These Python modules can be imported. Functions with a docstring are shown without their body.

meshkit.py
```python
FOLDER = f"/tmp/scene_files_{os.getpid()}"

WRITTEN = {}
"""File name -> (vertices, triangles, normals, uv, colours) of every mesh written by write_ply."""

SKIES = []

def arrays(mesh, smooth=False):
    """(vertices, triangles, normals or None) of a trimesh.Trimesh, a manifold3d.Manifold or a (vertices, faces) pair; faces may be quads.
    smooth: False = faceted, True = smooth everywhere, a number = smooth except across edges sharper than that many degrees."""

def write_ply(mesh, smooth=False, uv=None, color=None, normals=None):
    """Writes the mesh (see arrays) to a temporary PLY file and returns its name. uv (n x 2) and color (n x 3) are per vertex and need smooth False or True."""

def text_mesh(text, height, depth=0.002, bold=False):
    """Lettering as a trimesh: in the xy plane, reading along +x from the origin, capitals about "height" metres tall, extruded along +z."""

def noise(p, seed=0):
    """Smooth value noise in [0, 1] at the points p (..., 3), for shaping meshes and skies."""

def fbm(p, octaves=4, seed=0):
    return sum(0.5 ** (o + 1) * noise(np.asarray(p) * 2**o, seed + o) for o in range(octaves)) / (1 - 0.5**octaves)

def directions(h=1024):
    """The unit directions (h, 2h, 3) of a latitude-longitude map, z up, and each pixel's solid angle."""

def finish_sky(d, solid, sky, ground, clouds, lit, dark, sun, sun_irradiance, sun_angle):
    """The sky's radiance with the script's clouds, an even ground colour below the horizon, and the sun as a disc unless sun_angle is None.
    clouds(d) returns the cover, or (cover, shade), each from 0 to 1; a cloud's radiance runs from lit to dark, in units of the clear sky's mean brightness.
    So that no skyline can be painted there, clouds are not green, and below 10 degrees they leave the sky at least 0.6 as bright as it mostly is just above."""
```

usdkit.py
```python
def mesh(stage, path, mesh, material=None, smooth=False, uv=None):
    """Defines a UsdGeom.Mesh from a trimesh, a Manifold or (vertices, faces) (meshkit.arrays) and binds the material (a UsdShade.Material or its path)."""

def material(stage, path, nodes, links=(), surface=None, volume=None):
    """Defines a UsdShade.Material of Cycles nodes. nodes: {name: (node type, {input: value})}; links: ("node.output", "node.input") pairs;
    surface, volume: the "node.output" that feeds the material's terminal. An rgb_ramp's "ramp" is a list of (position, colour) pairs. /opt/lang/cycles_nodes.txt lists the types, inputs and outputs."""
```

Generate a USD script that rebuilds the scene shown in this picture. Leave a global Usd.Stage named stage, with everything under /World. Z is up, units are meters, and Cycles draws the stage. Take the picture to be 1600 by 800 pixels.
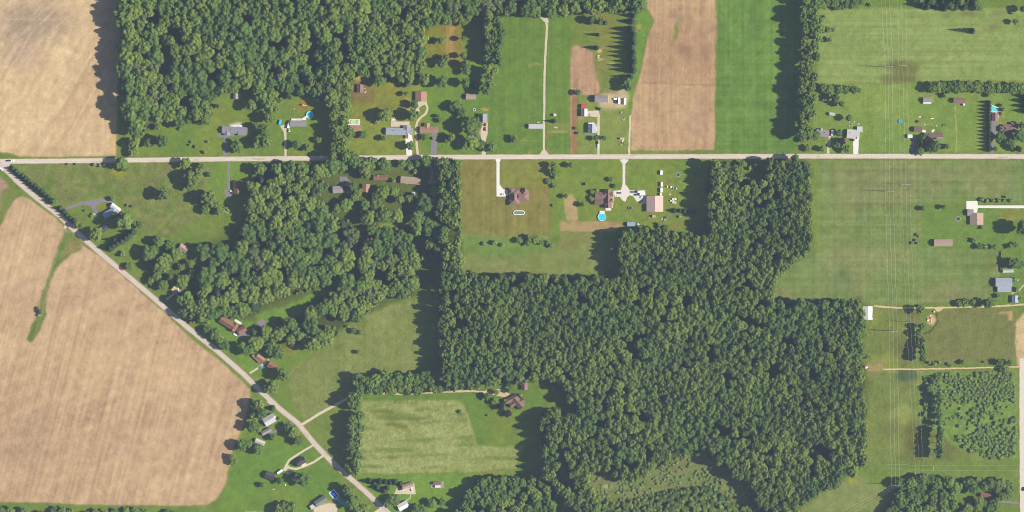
import math, random
import numpy as np, trimesh, shapely, usdkit, meshkit
from shapely.geometry import Polygon, LineString, Point, box as sbox
from shapely.ops import unary_union
from scipy.ndimage import gaussian_filter, map_coordinates
from pxr import Usd, UsdGeom, UsdLux, UsdShade, Gf, Sdf, Vt

stage = Usd.Stage.CreateInMemory()
UsdGeom.SetStageUpAxis(stage, UsdGeom.Tokens.z)
UsdGeom.SetStageMetersPerUnit(stage, 1.0)
UsdGeom.Xform.Define(stage, '/World')
RNG = np.random.default_rng(11)
random.seed(5)

# ------------------------------------------------------------------ camera, sky, sun, exposure
S = 0.75                      # metres per photograph pixel (1600 x 800)
CAM_Z = 5200.0                # survey aircraft looking straight down
cam = UsdGeom.Camera.Define(stage, '/World/camera')
cam.CreateHorizontalApertureAttr(36.0)
cam.CreateVerticalApertureAttr(18.0)
cam.CreateFocalLengthAttr(36.0 * CAM_Z / (1600 * S))
cam.CreateClippingRangeAttr(Gf.Vec2f(50.0, 30000.0))
cam.AddTranslateOp().Set(Gf.Vec3d(0, 0, CAM_Z))
cam.CreateExposureAttr(0.95)

SUN_EL, SUN_AZ = math.radians(35.0), math.radians(93.5)      # azimuth clockwise from the top of the picture
sun_dir = np.array([math.sin(SUN_AZ) * math.cos(SUN_EL), math.cos(SUN_AZ) * math.cos(SUN_EL), math.sin(SUN_EL)])
dome = UsdLux.DomeLight.Define(stage, '/World/sky')
sky_mat = usdkit.material(stage, '/World/Looks/sky_look', {
    's': ('sky_texture', {'sky_type': 'single_scattering', 'sun_disc': False, 'sun_elevation': SUN_EL,
                          'sun_rotation': math.atan2(sun_dir[0], sun_dir[1])}),
    'b': ('background_shader', {'strength': 0.05})}, [('s.color', 'b.color')], surface='b.background')
UsdShade.MaterialBindingAPI.Apply(dome.GetPrim()).Bind(sky_mat)
sun = UsdLux.DistantLight.Define(stage, '/World/sun')
sun.CreateIntensityAttr(1.25)
sun.CreateNormalizeAttr(True) if hasattr(sun, 'CreateNormalizeAttr') else None
sun.CreateAngleAttr(0.5)
sun.CreateColorAttr(Gf.Vec3f(1.0, 0.95, 0.87))
sun.AddTransformOp().Set(Gf.Matrix4d().SetRotate(Gf.Rotation(Gf.Vec3d(0, 0, -1), Gf.Vec3d(*(-sun_dir)))))

# ------------------------------------------------------------------ helpers
def P(px, py, z=0.0):
    return ((px - 800) * S, (400 - py) * S, z)

def lin(c):
    c = np.asarray(c, float) / 255
    return np.where(c <= 0.04045, c / 12.92, ((c + 0.055) / 1.055) ** 2.4)

VEIL = np.array([0.022, 0.034, 0.056])       # what the air adds, as seen in the deepest shade
GAIN = 0.58                                    # from the exposed picture to real-world base colour
def alb(c):
    return to_alb(lin(c))

def to_alb(x):
    a = np.clip((x - VEIL) * GAIN, 0.004, 0.85)
    grey = a.mean(-1, keepdims=True)
    g = np.clip((a[..., 1:2] - np.maximum(a[..., 0:1], a[..., 2:3])) / (grey + 1e-6), 0, 1)     # how green; grass is paler than its picture value suggests
    w = np.clip(g * 2.5, 0, 1)
    a = a * (1 + w * np.array([0.38, 0.15, 0.34]))
    return a + (a.mean(-1, keepdims=True) * np.array([1.1, 1.05, 0.8]) - a) * 0.10 * w

COUNT = {}
def numbered(name, parent):
    key = (parent, name)
    n = COUNT.get(key, 0)
    COUNT[key] = n + 1
    return name if n == 0 else '%s_%03d' % (name, n)

def tag(prim, label=None, category=None, group=None, kind=None):
    for k, v in (('label', label), ('category', category), ('group', group), ('kind', kind)):
        if v:
            prim.SetCustomDataByKey(k, v)
    return prim

def thing(name, label, category, loc=(0, 0, 0), rotz=0.0, group=None, kind=None):
    path = '/World/' + numbered(name, '/World')
    x = UsdGeom.Xform.Define(stage, path)
    x.AddTranslateOp().Set(Gf.Vec3d(*map(float, loc)))
    if rotz:
        x.AddRotateZOp().Set(float(rotz))
    tag(x.GetPrim(), label, category, group, kind)
    return path

def part(parent, name, mesh, mat, label=None, smooth=False):
    path = parent + '/' + numbered(name, parent)
    m = usdkit.mesh(stage, path, mesh, mat, smooth=smooth)
    if label:
        tag(m.GetPrim(), label)
    return path

def solo(name, mesh, mat, label, category, group=None, kind=None, smooth=False):
    path = '/World/' + numbered(name, '/World')
    m = usdkit.mesh(stage, path, mesh, mat, smooth=smooth)
    tag(m.GetPrim(), label, category, group, kind)
    return path

def bx(sx, sy, sz, c=(0, 0, 0), rot=0.0):
    """box standing with its base centre at c"""
    b = trimesh.creation.box([sx, sy, sz])
    b.apply_translation([0, 0, sz / 2])
    if rot:
        b.apply_transform(trimesh.transformations.rotation_matrix(math.radians(rot), [0, 0, 1]))
    b.apply_translation(c)
    return b

def cyl(r, h, c=(0, 0, 0), n=16, r2=None):
    if r2 is None:
        b = trimesh.creation.cylinder(radius=r, height=h, sections=n)
        b.apply_translation([0, 0, h / 2])
    else:
        b = trimesh.creation.revolve([[0, 0], [r, 0], [r2, h], [0, h]], sections=n)
    b.apply_translation(c)
    return b

def bar(a, b, r, n=8):
    a, b = np.array(a, float), np.array(b, float)
    return trimesh.creation.cylinder(radius=r, segment=[a, b], sections=n)

def cat(*m):
    return trimesh.util.concatenate(list(m))

def slab(poly, z0, z1):
    """sheet with thickness from a shapely polygon in metres"""
    geoms = getattr(poly, 'geoms', [poly])
    out = []
    for g in geoms:
        if g.area < 0.05:
            continue
        m = trimesh.creation.extrude_polygon(g, z1 - z0, engine='earcut')
        m.apply_translation([0, 0, z0])
        out.append(m)
    return cat(*out)

def wpoly(pts):
    return Polygon([P(*p)[:2] for p in pts])

def strip(pts, width_px):
    return LineString([P(*p)[:2] for p in pts]).buffer(width_px * S / 2, cap_style=2, join_style=1)

def rough(poly, amp=0.35, step=2.0, seed=0):
    """uneven edge for sheets of gravel and asphalt"""
    def ring(r):
        r = r.segmentize(step)
        c = np.array(r.coords)[:-1]
        p3 = np.c_[c * 0.35, np.full(len(c), seed)]
        d = np.c_[meshkit.noise(p3, seed) - .5, meshkit.noise(p3, seed + 7) - .5] * 2 * amp
        return c + d
    out = [Polygon(ring(g.exterior), [ring(i) for i in g.interiors]).buffer(0) for g in getattr(poly, 'geoms', [poly])]
    return unary_union(out)

# ------------------------------------------------------------------ materials
def mat_plain(name, color, rough=0.8, var=0.18, scale=0.8, spec=0.3, metallic=0.0, bump=0.0, bscale=4.0):
    color = np.asarray(color, float)
    n = {'g': ('geometry', {}),
         'n': ('noise_texture', {'scale': scale, 'detail': 4.0, 'roughness': 0.6}),
         'r': ('rgb_ramp', {'ramp': [(0.25, color * (1 - var)), (0.75, np.minimum(color * (1 + var), 0.95))]}),
         'p': ('principled_bsdf', {'roughness': rough, 'specular_ior_level': spec, 'metallic': metallic})}
    l = [('g.position', 'n.vector'), ('n.fac', 'r.fac'), ('r.color', 'p.base_color')]
    if bump:
        n['n2'] = ('noise_texture', {'scale': bscale, 'detail': 3.0})
        n['b'] = ('bump', {'strength': 1.0, 'distance': bump})
        l += [('g.position', 'n2.vector'), ('n2.fac', 'b.height'), ('b.normal', 'p.normal')]
    return usdkit.material(stage, '/World/Looks/' + name, n, l, surface='p.BSDF')

def mat_ground(name, grain=0.3, scale=0.9, bump=0.25, bscale=0.6):
    n = {'a': ('attribute', {'attribute': 'col'}),
         'g': ('geometry', {}),
         'n': ('noise_texture', {'scale': scale, 'detail': 5.0, 'roughness': 0.65}),
         'r': ('rgb_ramp', {'ramp': [(0.3, (1 - grain,) * 3), (0.7, (1 + grain * 0.9,) * 3)]}),
         'm': ('mix', {'mix_type': 'multiply', 'fac': 1.0}),
         'n2': ('noise_texture', {'scale': bscale, 'detail': 4.0, 'roughness': 0.7}),
         'b': ('bump', {'strength': 1.0, 'distance': bump}),
         'p': ('principled_bsdf', {'roughness': 1.0, 'specular_ior_level': 0.0})}
    l = [('g.position', 'n.vector'), ('n.fac', 'r.fac'), ('a.color', 'm.color1'), ('r.color', 'm.color2'),
         ('m.color', 'p.base_color'), ('g.position', 'n2.vector'), ('n2.fac', 'b.height'), ('b.normal', 'p.normal')]
    return usdkit.material(stage, '/World/Looks/' + name, n, l, surface='p.BSDF')

def mat_leaf(name, dark, light, trans=0.15):
    n = {'o': ('object_info', {}),
         'g': ('geometry', {}),
         'w': ('rgb_ramp', {'ramp': [(0.0, dark), (0.5, (np.array(dark) + np.array(light)) / 2), (1.0, light)]}),
         'n': ('noise_texture', {'scale': 0.45, 'detail': 3.0, 'roughness': 0.7}),
         'v': ('rgb_ramp', {'ramp': [(0.3, (0.62, 0.66, 0.7)), (0.7, (1.32, 1.25, 1.1))]}),
         'm': ('mix', {'mix_type': 'multiply', 'fac': 1.0}),
         'd': ('diffuse_bsdf', {'roughness': 0.6}),
         't': ('translucent_bsdf', {}),
         'x': ('mix_closure', {'fac': trans})}
    l = [('o.random', 'w.fac'), ('g.position', 'n.vector'), ('n.fac', 'v.fac'), ('w.color', 'm.color1'), ('v.color', 'm.color2'),
         ('m.color', 'd.color'), ('m.color', 't.color'), ('d.BSDF', 'x.closure1'), ('t.BSDF', 'x.closure2')]
    return usdkit.material(stage, '/World/Looks/' + name, n, l, surface='x.closure')

M = {}
M['turf'] = mat_ground('turf_look', 0.26, 0.8, 0.35, 0.45)
M['meadow'] = mat_ground('meadow_look', 0.24, 0.6, 0.7, 0.35)
M['soil'] = mat_ground('soil_look', 0.10, 0.7, 0.15, 0.6)
M['road'] = mat_plain('road_look', alb((234, 222, 207)), 0.9, 0.08, 0.25, 0.2)
M['lane'] = mat_plain('lane_look', alb((222, 208, 196)), 0.9, 0.10, 0.2, 0.2)
M['shoulder'] = mat_plain('shoulder_look', alb((176, 165, 128)), 0.95, 0.25, 0.5, 0.1)
M['asphalt'] = mat_plain('asphalt_look', alb((148, 142, 152)), 0.9, 0.15, 0.3, 0.2)
M['gravel'] = mat_plain('gravel_look', alb((226, 211, 186)), 0.95, 0.18, 0.6, 0.1, bump=0.05)
M['yard'] = mat_plain('yard_look', alb((240, 232, 224)), 0.95, 0.12, 0.6, 0.1)
M['concrete'] = mat_plain('concrete_look', alb((252, 247, 240)), 0.85, 0.06, 0.3, 0.2)
M['sand'] = mat_plain('sand_look', alb((224, 198, 156)), 0.95, 0.15, 0.3, 0.1)
M['dirt'] = mat_plain('dirt_look', alb((172, 132, 100)), 0.95, 0.25, 0.4, 0.1)
def roofmat(name, c, var=0.19, rough=0.85, metallic=0.0):
    return mat_plain('roof_' + name + '_look', alb(c), rough, var, 0.9, 0.25, metallic, 0.04, 3.0)
for k, c in dict(grey=(158, 158, 166), lilac=(172, 162, 168), brown=(142, 120, 114), mauve=(155, 126, 124), tan=(190, 168, 152), pink=(226, 196, 186),
                 orange=(184, 146, 126), dark=(92, 92, 104), red=(214, 108, 88), white=(246, 244, 240), pale=(216, 212, 212), bluegrey=(176, 184, 198),
                 lightblue=(160, 190, 214), green=(112, 138, 122), redbrown=(156, 118, 106), teal=(90, 170, 176), cream=(236, 214, 188)).items():
    M['r_' + k] = roofmat(k, c)
for k, c in dict(white=(.72, .71, .68), tan=(.45, .38, .30), brown=(.22, .15, .11), grey=(.38, .38, .40), brick=(.30, .15, .11), red=(.34, .08, .06), blue=(.30, .38, .48)).items():
    M['w_' + k] = mat_plain('wall_' + k + '_look', c, 0.8, 0.06, 1.5)
M['trim'] = mat_plain('trim_look', (.75, .75, .73), 0.6, 0.03)
M['pane'] = mat_plain('pane_look', (.05, .06, .08), 0.1, 0.05, 1.0, 0.6)
M['wood'] = mat_plain('wood_look', (.30, .22, .15), 0.8, 0.2, 2.0)
M['deck'] = mat_plain('deck_look', alb((250, 240, 226)), 0.8, 0.12, 1.2)
M['steel'] = mat_plain('steel_look', (.50, .50, .48), 0.55, 0.05, 1.0, 0.5, 0.3)
M['pole'] = mat_plain('pole_look', (.42, .38, .33), 0.8, 0.1)
M['wire'] = mat_plain('wire_look', (.62, .62, .54), 0.5, 0.02, 1.0, 0.5)
M['pool'] = mat_plain('pool_water_look', (.03, .42, .62), 0.12, 0.06, 0.6, 0.5)
M['pool_green'] = mat_plain('pool_green_look', (.26, .52, .22), 0.12, 0.1, 0.6, 0.5)
M['pool_navy'] = mat_plain('pool_navy_look', (.015, .06, .28), 0.12, 0.1, 0.6, 0.5)
M['pool_empty'] = mat_plain('pool_cover_look', (.12, .15, .10), 0.7, 0.15, 0.8)
M['pool_turq'] = mat_plain('pool_turquoise_look', (.06, .50, .56), 0.12, 0.06, 0.6, 0.5)
M['plastic_teal'] = mat_plain('plastic_teal_look', (.02, .25, .36), 0.5, 0.1)
M['plastic_orange'] = mat_plain('plastic_orange_look', (.75, .33, .06), 0.5, 0.08)
M['yellow'] = mat_plain('yellow_look', (.75, .55, .16), 0.6, 0.1)
M['tyre'] = mat_plain('tyre_look', (.03, .03, .03), 0.9, 0.1)
M['glass'] = mat_plain('vehicle_glass_look', (.02, .025, .03), 0.08, 0.05, 1.0, 0.6)
M['panel'] = mat_plain('solar_panel_look', (.02, .025, .05), 0.25, 0.1, 1.0, 0.5)
for k, c in dict(white=(.85, .85, .84), red=(.45, .02, .03), black=(.02, .02, .025), blue=(.05, .16, .40), silver=(.5, .5, .52), teal=(.05, .35, .45), navy=(.03, .05, .12), cream=(.75, .68, .50)).items():
    M['car_' + k] = mat_plain('paint_' + k + '_look', c, 0.3, 0.03, 1.0, 0.5)
M['bark'] = mat_plain('bark_look', (.10, .075, .055), 0.9, 0.25, 2.0)
M['leaf'] = mat_leaf('leaf_look', (.108, .174, .034), (.155, .226, .044))
M['leaf_deep'] = mat_leaf('leaf_deep_look', (.080, .144, .033), (.114, .182, .041))
M['leaf_light'] = mat_leaf('leaf_light_look', (.142, .212, .038), (.194, .258, .048))
M['leaf_bright'] = mat_leaf('leaf_bright_look', (.13, .185, .035), (.16, .21, .042))
M['leaf_purple'] = mat_leaf('leaf_purple_look', (.030, .020, .026), (.045, .028, .030))
M['leaf_brown'] = mat_leaf('leaf_olive_look', (.115, .155, .055), (.150, .175, .060))
M['needle'] = mat_leaf('needle_look', (.035, .070, .034), (.065, .105, .042), 0.1)
M['shrub'] = mat_leaf('shrub_look', (.165, .245, .065), (.215, .290, .080))
# ------------------------------------------------------------------ the ground: one colour survey in photograph pixels
PAD = 32
GH, GW = 800 + 2 * PAD, 1600 + 2 * PAD
YY, XX = np.meshgrid(np.arange(GH) - PAD + 0.5, np.arange(GW) - PAD + 0.5, indexing='ij')

def nz(sx, sy=None, seed=0):
    """smooth random field about 0, unit spread, blobs of sx by sy pixels"""
    a = np.random.default_rng(seed).standard_normal((GH, GW))
    a = gaussian_filter(a, (sy or sx, sx), mode='wrap')
    return a / a.std()

def turned(along, across, deg, seed, win=None):
    """streaks: blobs "along" pixels long in direction deg (counter-clockwise from +x in the picture)"""
    c, s = math.cos(math.radians(deg)), math.sin(math.radians(deg))
    X, Y = (XX, YY) if win is None else (XX[win], YY[win])
    u, v = (X * c - Y * s) / along, (X * s + Y * c) / across
    p = np.stack([u, v, np.zeros_like(u)], -1)
    return (meshkit.noise(p, seed) - 0.5) * 2

WARP = (nz(4, seed=1) * 0.9 + nz(14, seed=2) * 1.2, nz(4, seed=3) * 0.9 + nz(14, seed=4) * 1.2)
G = np.empty((GH, GW, 3))
G[:] = lin((106, 138, 72))

def window(poly, m=12):
    x0, y0, x1, y1 = poly.bounds
    return (slice(max(0, int(y0 + PAD - m)), min(GH, int(y1 + PAD + m) + 1)), slice(max(0, int(x0 + PAD - m)), min(GW, int(x1 + PAD + m) + 1)))

def mask_of(pts, soft=0.8, warp=0.5):
    poly = pts if isinstance(pts, shapely.Geometry) else Polygon(pts)
    w = window(poly, 12 + 3 * soft)
    shapely.prepare(poly)
    m = shapely.contains_xy(poly, XX[w] + WARP[0][w] * warp, YY[w] + WARP[1][w] * warp).astype(float)
    return w, (gaussian_filter(m, soft) if soft else m)

def paint(pts, c, soft=0.8, warp=0.5, a=1.0, tex=None):
    w, m = mask_of(pts, soft, warp)
    if tex is not None:
        m = m * np.clip(tex[w], 0, 1)
    G[w] = G[w] * (1 - (a * m)[..., None]) + lin(c) * (a * m)[..., None]

def line(pts, c, width=1.2, soft=0.6, a=1.0, warp=0.3, tex=None):
    paint(LineString(pts).buffer(width / 2), c, soft, warp, a, tex)

def spot(x, y, rx, ry, c, a=0.8, soft=2.0, warp=1.0):
    t = np.linspace(0, 2 * math.pi, 24, endpoint=False)
    paint([(x + rx * math.cos(q), y + ry * math.sin(q)) for q in t], c, soft, warp, a)

def shade(pts, field, amount, soft=1.0):
    """multiply by 1 + amount * field inside the outline"""
    w, m = mask_of(pts, soft, 0.3)
    G[w] *= np.clip(1 + amount * field[w] * m, 0.3, 2.0)[..., None]

def sig(x):
    return 1 / (1 + np.exp(-x))

B1, B2, B3 = nz(40, seed=11), nz(12, seed=12), nz(3, seed=13)
PX1 = nz(0.8, seed=14)
FULL = [(-40, -40), (1640, -40), (1640, 840), (-40, 840)]
paint(FULL, (122, 142, 76), 0, 0, 0.6, sig(B1 * 2))
paint(FULL, (96, 134, 70), 0, 0, 0.5, sig(B2 * 2 - 1))
# soft mowing direction over the upper middle meadows
COL = nz(1.0, 60, seed=15)
ROW = nz(60, 1.0, seed=16)

# --- outlines that become pieces of the setting of their own (photograph pixels)
FIELD_A = [(-40, -40), (190, -40), (187, 60), (184, 140), (182, 200), (180, 243), (120, 244.5), (60, 245), (28, 242.5), (10, 238), (-40, 232)]
FIELD_B = [(-40, 372), (0, 355), (15, 324), (24, 312), (34, 308), (47, 312), (60, 322), (84, 338), (101, 356), (112, 373), (126, 381), (140, 391), (165, 406), (210, 448),
           (262, 493), (308, 538), (349, 569), (380, 597), (391, 610), (388, 630), (378, 671), (363, 704), (352, 755), (338, 779), (322, 789), (285, 791), (160, 788), (-40, 783)]
FIELD_C = [(-40, 272), (2, 278), (11, 287), (15, 297), (10, 312), (0, 336), (-40, 352)]
STRIP = [(97, 357), (112, 366), (126, 380), (128, 392), (112, 398), (98, 410), (86, 424), (78, 446), (72, 470), (73, 492), (62, 516), (52, 531), (45, 535), (40, 530), (50, 505), (58, 484), (67, 455), (76, 428), (84, 404)]
FIELD_D = [(1008, -40), (1119, -40), (1118, 60), (1117, 234), (1060, 235), (985, 235), (984, 205), (990, 150), (1000, 118), (1012, 62), (1022, 32), (1012, 15)]
PLOT_E = [(893, 76), (897, 71), (911, 71), (920, 79), (927, 82), (930, 110), (938, 135), (936, 146), (926, 148), (906, 147), (901, 150), (901, 239), (893, 239), (892, 150)]
FIELD_F = [(718, 250), (772, 250), (777, 253), (778, 306), (800, 310), (795, 298), (783, 297), (783, 252), (860, 251), (860, 368), (840, 366), (800, 369), (724, 367)]
PLOT_G = [(882, 306), (895, 304), (900, 312), (903, 330), (903, 344), (885, 345), (881, 325)]
PLOT_G2 = [(875, 346), (905, 345), (975, 347), (974, 352), (961, 361), (935, 362), (875, 361)]
PLOT_G3 = [(875, 362), (940, 362), (943, 391), (874, 391)]
FIELD_H = [(1451, 487), (1466, 483), (1560, 481), (1590, 482), (1590, 560), (1562, 564), (1500, 566), (1448, 564), (1443, 540), (1441, 524), (1454, 517), (1464, 505), (1463, 490)]
MEADOW_I = [(566, 628), (640, 625), (712, 625), (724, 634), (735, 665), (744, 697), (780, 699), (818, 698), (810, 720), (806, 737), (740, 739), (560, 739), (556, 690)]
MEADOW_J = [(455, 610), (447, 600), (455, 580), (475, 562), (500, 545), (540, 515), (590, 485), (640, 462), (660, 470), (660, 560), (640, 585), (560, 592), (545, 610), (540, 630), (475, 655)]
MARSH = [(918, 745), (930, 735), (960, 742), (985, 752), (1010, 738), (1045, 722), (1080, 700), (1108, 702), (1122, 720), (1150, 742), (1182, 768), (1178, 790), (1150, 788), (1110, 762), (1060, 766), (1010, 778), (960, 788), (930, 782)]
HAY_TOP = [(1278, 14), (1640, 12), (1640, 126), (1440, 128), (1345, 132), (1276, 130)]
HAY_RIGHT = [(1268, 251), (1596, 250), (1597, 318), (1530, 320), (1508, 312), (1440, 318), (1440, 388), (1562, 388), (1562, 430), (1545, 470), (1350, 474), (1335, 466), (1202, 467), (1222, 430), (1264, 395)]
HAY_MID = [(1119, -40), (1250, -40), (1248, 225), (1240, 238), (1119, 238)]
PASTURE = [(1350, 480), (1440, 480), (1440, 570), (1590, 574), (1590, 745), (1350, 745)]
SCRUB = [(1442, 588), (1470, 582), (1586, 580), (1590, 715), (1545, 718), (1500, 700), (1470, 680), (1445, 660)]

ROUGH = [(16, 259), (120, 257), (250, 256), (330, 256), (322, 335), (290, 352), (262, 372), (228, 366), (214, 348), (196, 326), (178, 312), (160, 306), (130, 312), (98, 324), (86, 314)]
# --- upper middle grass strips
paint([(790, 24), (892, 22), (890, 240), (765, 240), (764, 150)], (100, 140, 68), 1.5, 0.6, 0.9)
shade([(790, 24), (892, 22), (890, 240), (765, 240), (764, 150)], COL, 0.05)
paint(HAY_MID, (102, 144, 74), 1.0, 0.3)
shade(HAY_MID, COL, 0.07); shade(HAY_MID, ROW, 0.04)
paint(HAY_MID, (86, 128, 72), 1, 0, 0.5, sig(B2 * 2 - 1.2))
paint([(985, 20), (1012, 20), (1018, 34), (1008, 65), (996, 120), (988, 150), (984, 236), (978, 236), (980, 140), (988, 60)], (104, 150, 62), 1.2, 0.6)
# --- right side hay
paint(HAY_TOP, (130, 160, 90), 1.2, 0.4)
shade(HAY_TOP, ROW, 0.05)
paint(HAY_TOP, (120, 150, 86), 1, 0, 0.5, sig(nz(30, 5, seed=21) * 2 - 1))
for s in ((1410, 105, 26, 14), (1405, 125, 30, 8), (1550, 46, 20, 3), (1560, 20, 13, 3), (1512, 22, 12, 4), (1350, 131, 20, 3)):
    spot(*s, (108, 112, 78), 0.75, 3)
paint([(1276, 132), (1640, 130), (1640, 236), (1270, 238)], (124, 156, 80), 1.5, 0.5)
paint([(1276, 132), (1640, 130), (1640, 236), (1270, 238)], (106, 146, 74), 1, 0, 0.6, sig(nz(16, seed=22) * 2))
paint(HAY_RIGHT, (114, 144, 82), 1.5, 0.5)
paint(HAY_RIGHT, (134, 140, 96), 1, 0, 0.7, sig(nz(28, 18, seed=23) * 2 - 0.6))
paint(HAY_RIGHT, (98, 138, 86), 1, 0, 0.5, sig(nz(10, 24, seed=24) * 2 - 1))
shade(HAY_RIGHT, ROW, 0.05); shade(HAY_RIGHT, COL, 0.04)
paint([(1268, 250), (1278, 250), (1280, 395), (1268, 398)], (120, 146, 66), 2, 0.8, 0.7)
paint([(1440, 318), (1600, 326), (1600, 470), (1562, 470), (1562, 388), (1440, 388)], (104, 142, 74), 1.5, 0.6)
spot(1580, 335, 20, 10, (134, 140, 74), 0.7, 3)
spot(1545, 285, 40, 22, (140, 150, 98), 0.5, 6, 2)
line([(1436, 325), (1437, 370), (1425, 385)], (140, 136, 88), 1.5, 0.8, 0.7)
paint(PASTURE, (112, 138, 78), 2, 1.0)
paint(PASTURE, (138, 158, 74), 1, 0, 0.6, sig(nz(12, 8, seed=25) * 2 - 1.3))
paint(PASTURE, (104, 110, 76), 1, 0, 0.6, sig(nz(9, 12, seed=26) * 2 - 1.4))
spot(1425, 680, 16, 24, (112, 108, 74), 0.7, 5)
spot(1418, 588, 20, 9, (72, 106, 84), 0.8, 2.5)
spot(1412, 650, 12, 18, (146, 166, 88), 0.6, 4)
for x in (1374, 1402, 1408):
    line([(x, 482), (x + 2, 565)], (106, 104, 74), 1.0, 0.7, 0.6)
paint(SCRUB, (116, 156, 82), 2, 1.0, 0.9)
paint(SCRUB, (98, 140, 72), 1, 0, 0.6, sig(nz(2.2, seed=29) * 2.2 - 0.8))
paint(FIELD_H, (122, 133, 84), 0.9, 0.4)
paint(FIELD_H, (132, 132, 92), 1, 0, 0.5, sig(nz(16, seed=27) * 2 - 0.5))
line([(1463, 490), (1465, 503), (1455, 517), (1442, 522)], (76, 84, 62), 2.2, 0.7)
paint([(1350, 720), (1590, 720), (1590, 748), (1400, 748), (1330, 800), (1250, 800)], (108, 144, 74), 3, 1, 0.8)
paint([(1280, 768), (1335, 742), (1350, 745), (1395, 770), (1370, 800), (1250, 800)], (126, 146, 90), 3, 1, 0.8)
spot(1335, 748, 7, 4, (160, 168, 70), 0.8, 2)
# --- lawns round the houses of the upper left
paint([(195, 140), (545, 130), (545, 243), (190, 243)], (104, 140, 66), 3, 1)
paint([(195, 140), (545, 130), (545, 243), (190, 243)], (126, 148, 66), 1, 0, 0.6, sig(nz(14, seed=31) * 2 - 0.6))
paint([(548, 120), (720, 120), (760, 240), (548, 243)], (124, 146, 70), 3, 1)
paint([(548, 120), (640, 120), (640, 180), (548, 185)], (142, 144, 76), 3, 1, 0.6)
paint([(660, 38), (722, 36), (728, 120), (662, 110)], (136, 140, 72), 3, 1)
for x in (665, 668, 693, 696, 704, 708, 713, 717):
    line([(x, 40), (x - 1, 105)], (176, 142, 98), 1.3, 0.7, 0.65)
paint([(700, 40), (712, 40), (712, 95), (702, 95)], (186, 150, 104), 2.5, 1.2, 0.8)
line([(699, 40), (699, 150)], (186, 160, 104), 1.5, 0.6, 0.8)
paint([(660, 100), (760, 100), (762, 242), (660, 242)], (98, 142, 66), 3, 1, 0.8)
# --- centre lawns
paint([(860, 250), (1120, 250), (1105, 300), (1100, 360), (960, 362), (860, 368)], (108, 142, 70), 1.5, 0.5)
paint([(860, 250), (1120, 250), (1105, 300), (1100, 360), (960, 362), (860, 368)], (124, 148, 66), 1, 0, 0.6, sig(nz(18, 10, seed=32) * 2 - 0.5))
paint([(722, 366), (860, 368), (874, 391), (942, 391), (945, 430), (722, 430)], (116, 142, 80), 1.5, 0.8)
paint([(722, 366), (860, 368), (874, 391), (942, 391), (945, 430), (722, 430)], (134, 146, 92), 1, 0, 0.5, sig(nz(14, 8, seed=33) * 2 - 0.8))
paint([(722, 370), (860, 370), (862, 392), (722, 396)], (104, 146, 76), 2, 1.5, 0.7)
line([(812, 362), (825, 366), (858, 371)], (200, 180, 130), 0.9, 0.5, 0.8)
line([(865, 340), (865, 400)], (120, 140, 80), 1, 0.6, 0.6)
paint(FIELD_F, (142, 140, 86), 0.9, 0.4)
shade(FIELD_F, nz(1.4, 60, seed=34), 0.06)
paint(FIELD_F, (152, 138, 88), 1, 0, 0.6, sig(nz(14, 26, seed=35) * 2))
paint([(785, 252), (860, 252), (858, 290), (785, 292)], (140, 150, 80), 2, 0.5, 0.8)
for k in range(9):
    line([(790, 256 + 4 * k), (846, 256.5 + 4 * k)], (126, 126, 72), 1.2, 0.6, 0.4)
for p, c in ((PLOT_G, (186, 166, 122)), (PLOT_G2, (180, 158, 116)), (PLOT_G3, (128, 140, 84))):
    paint(p, c, 0.7, 0.3)
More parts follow.
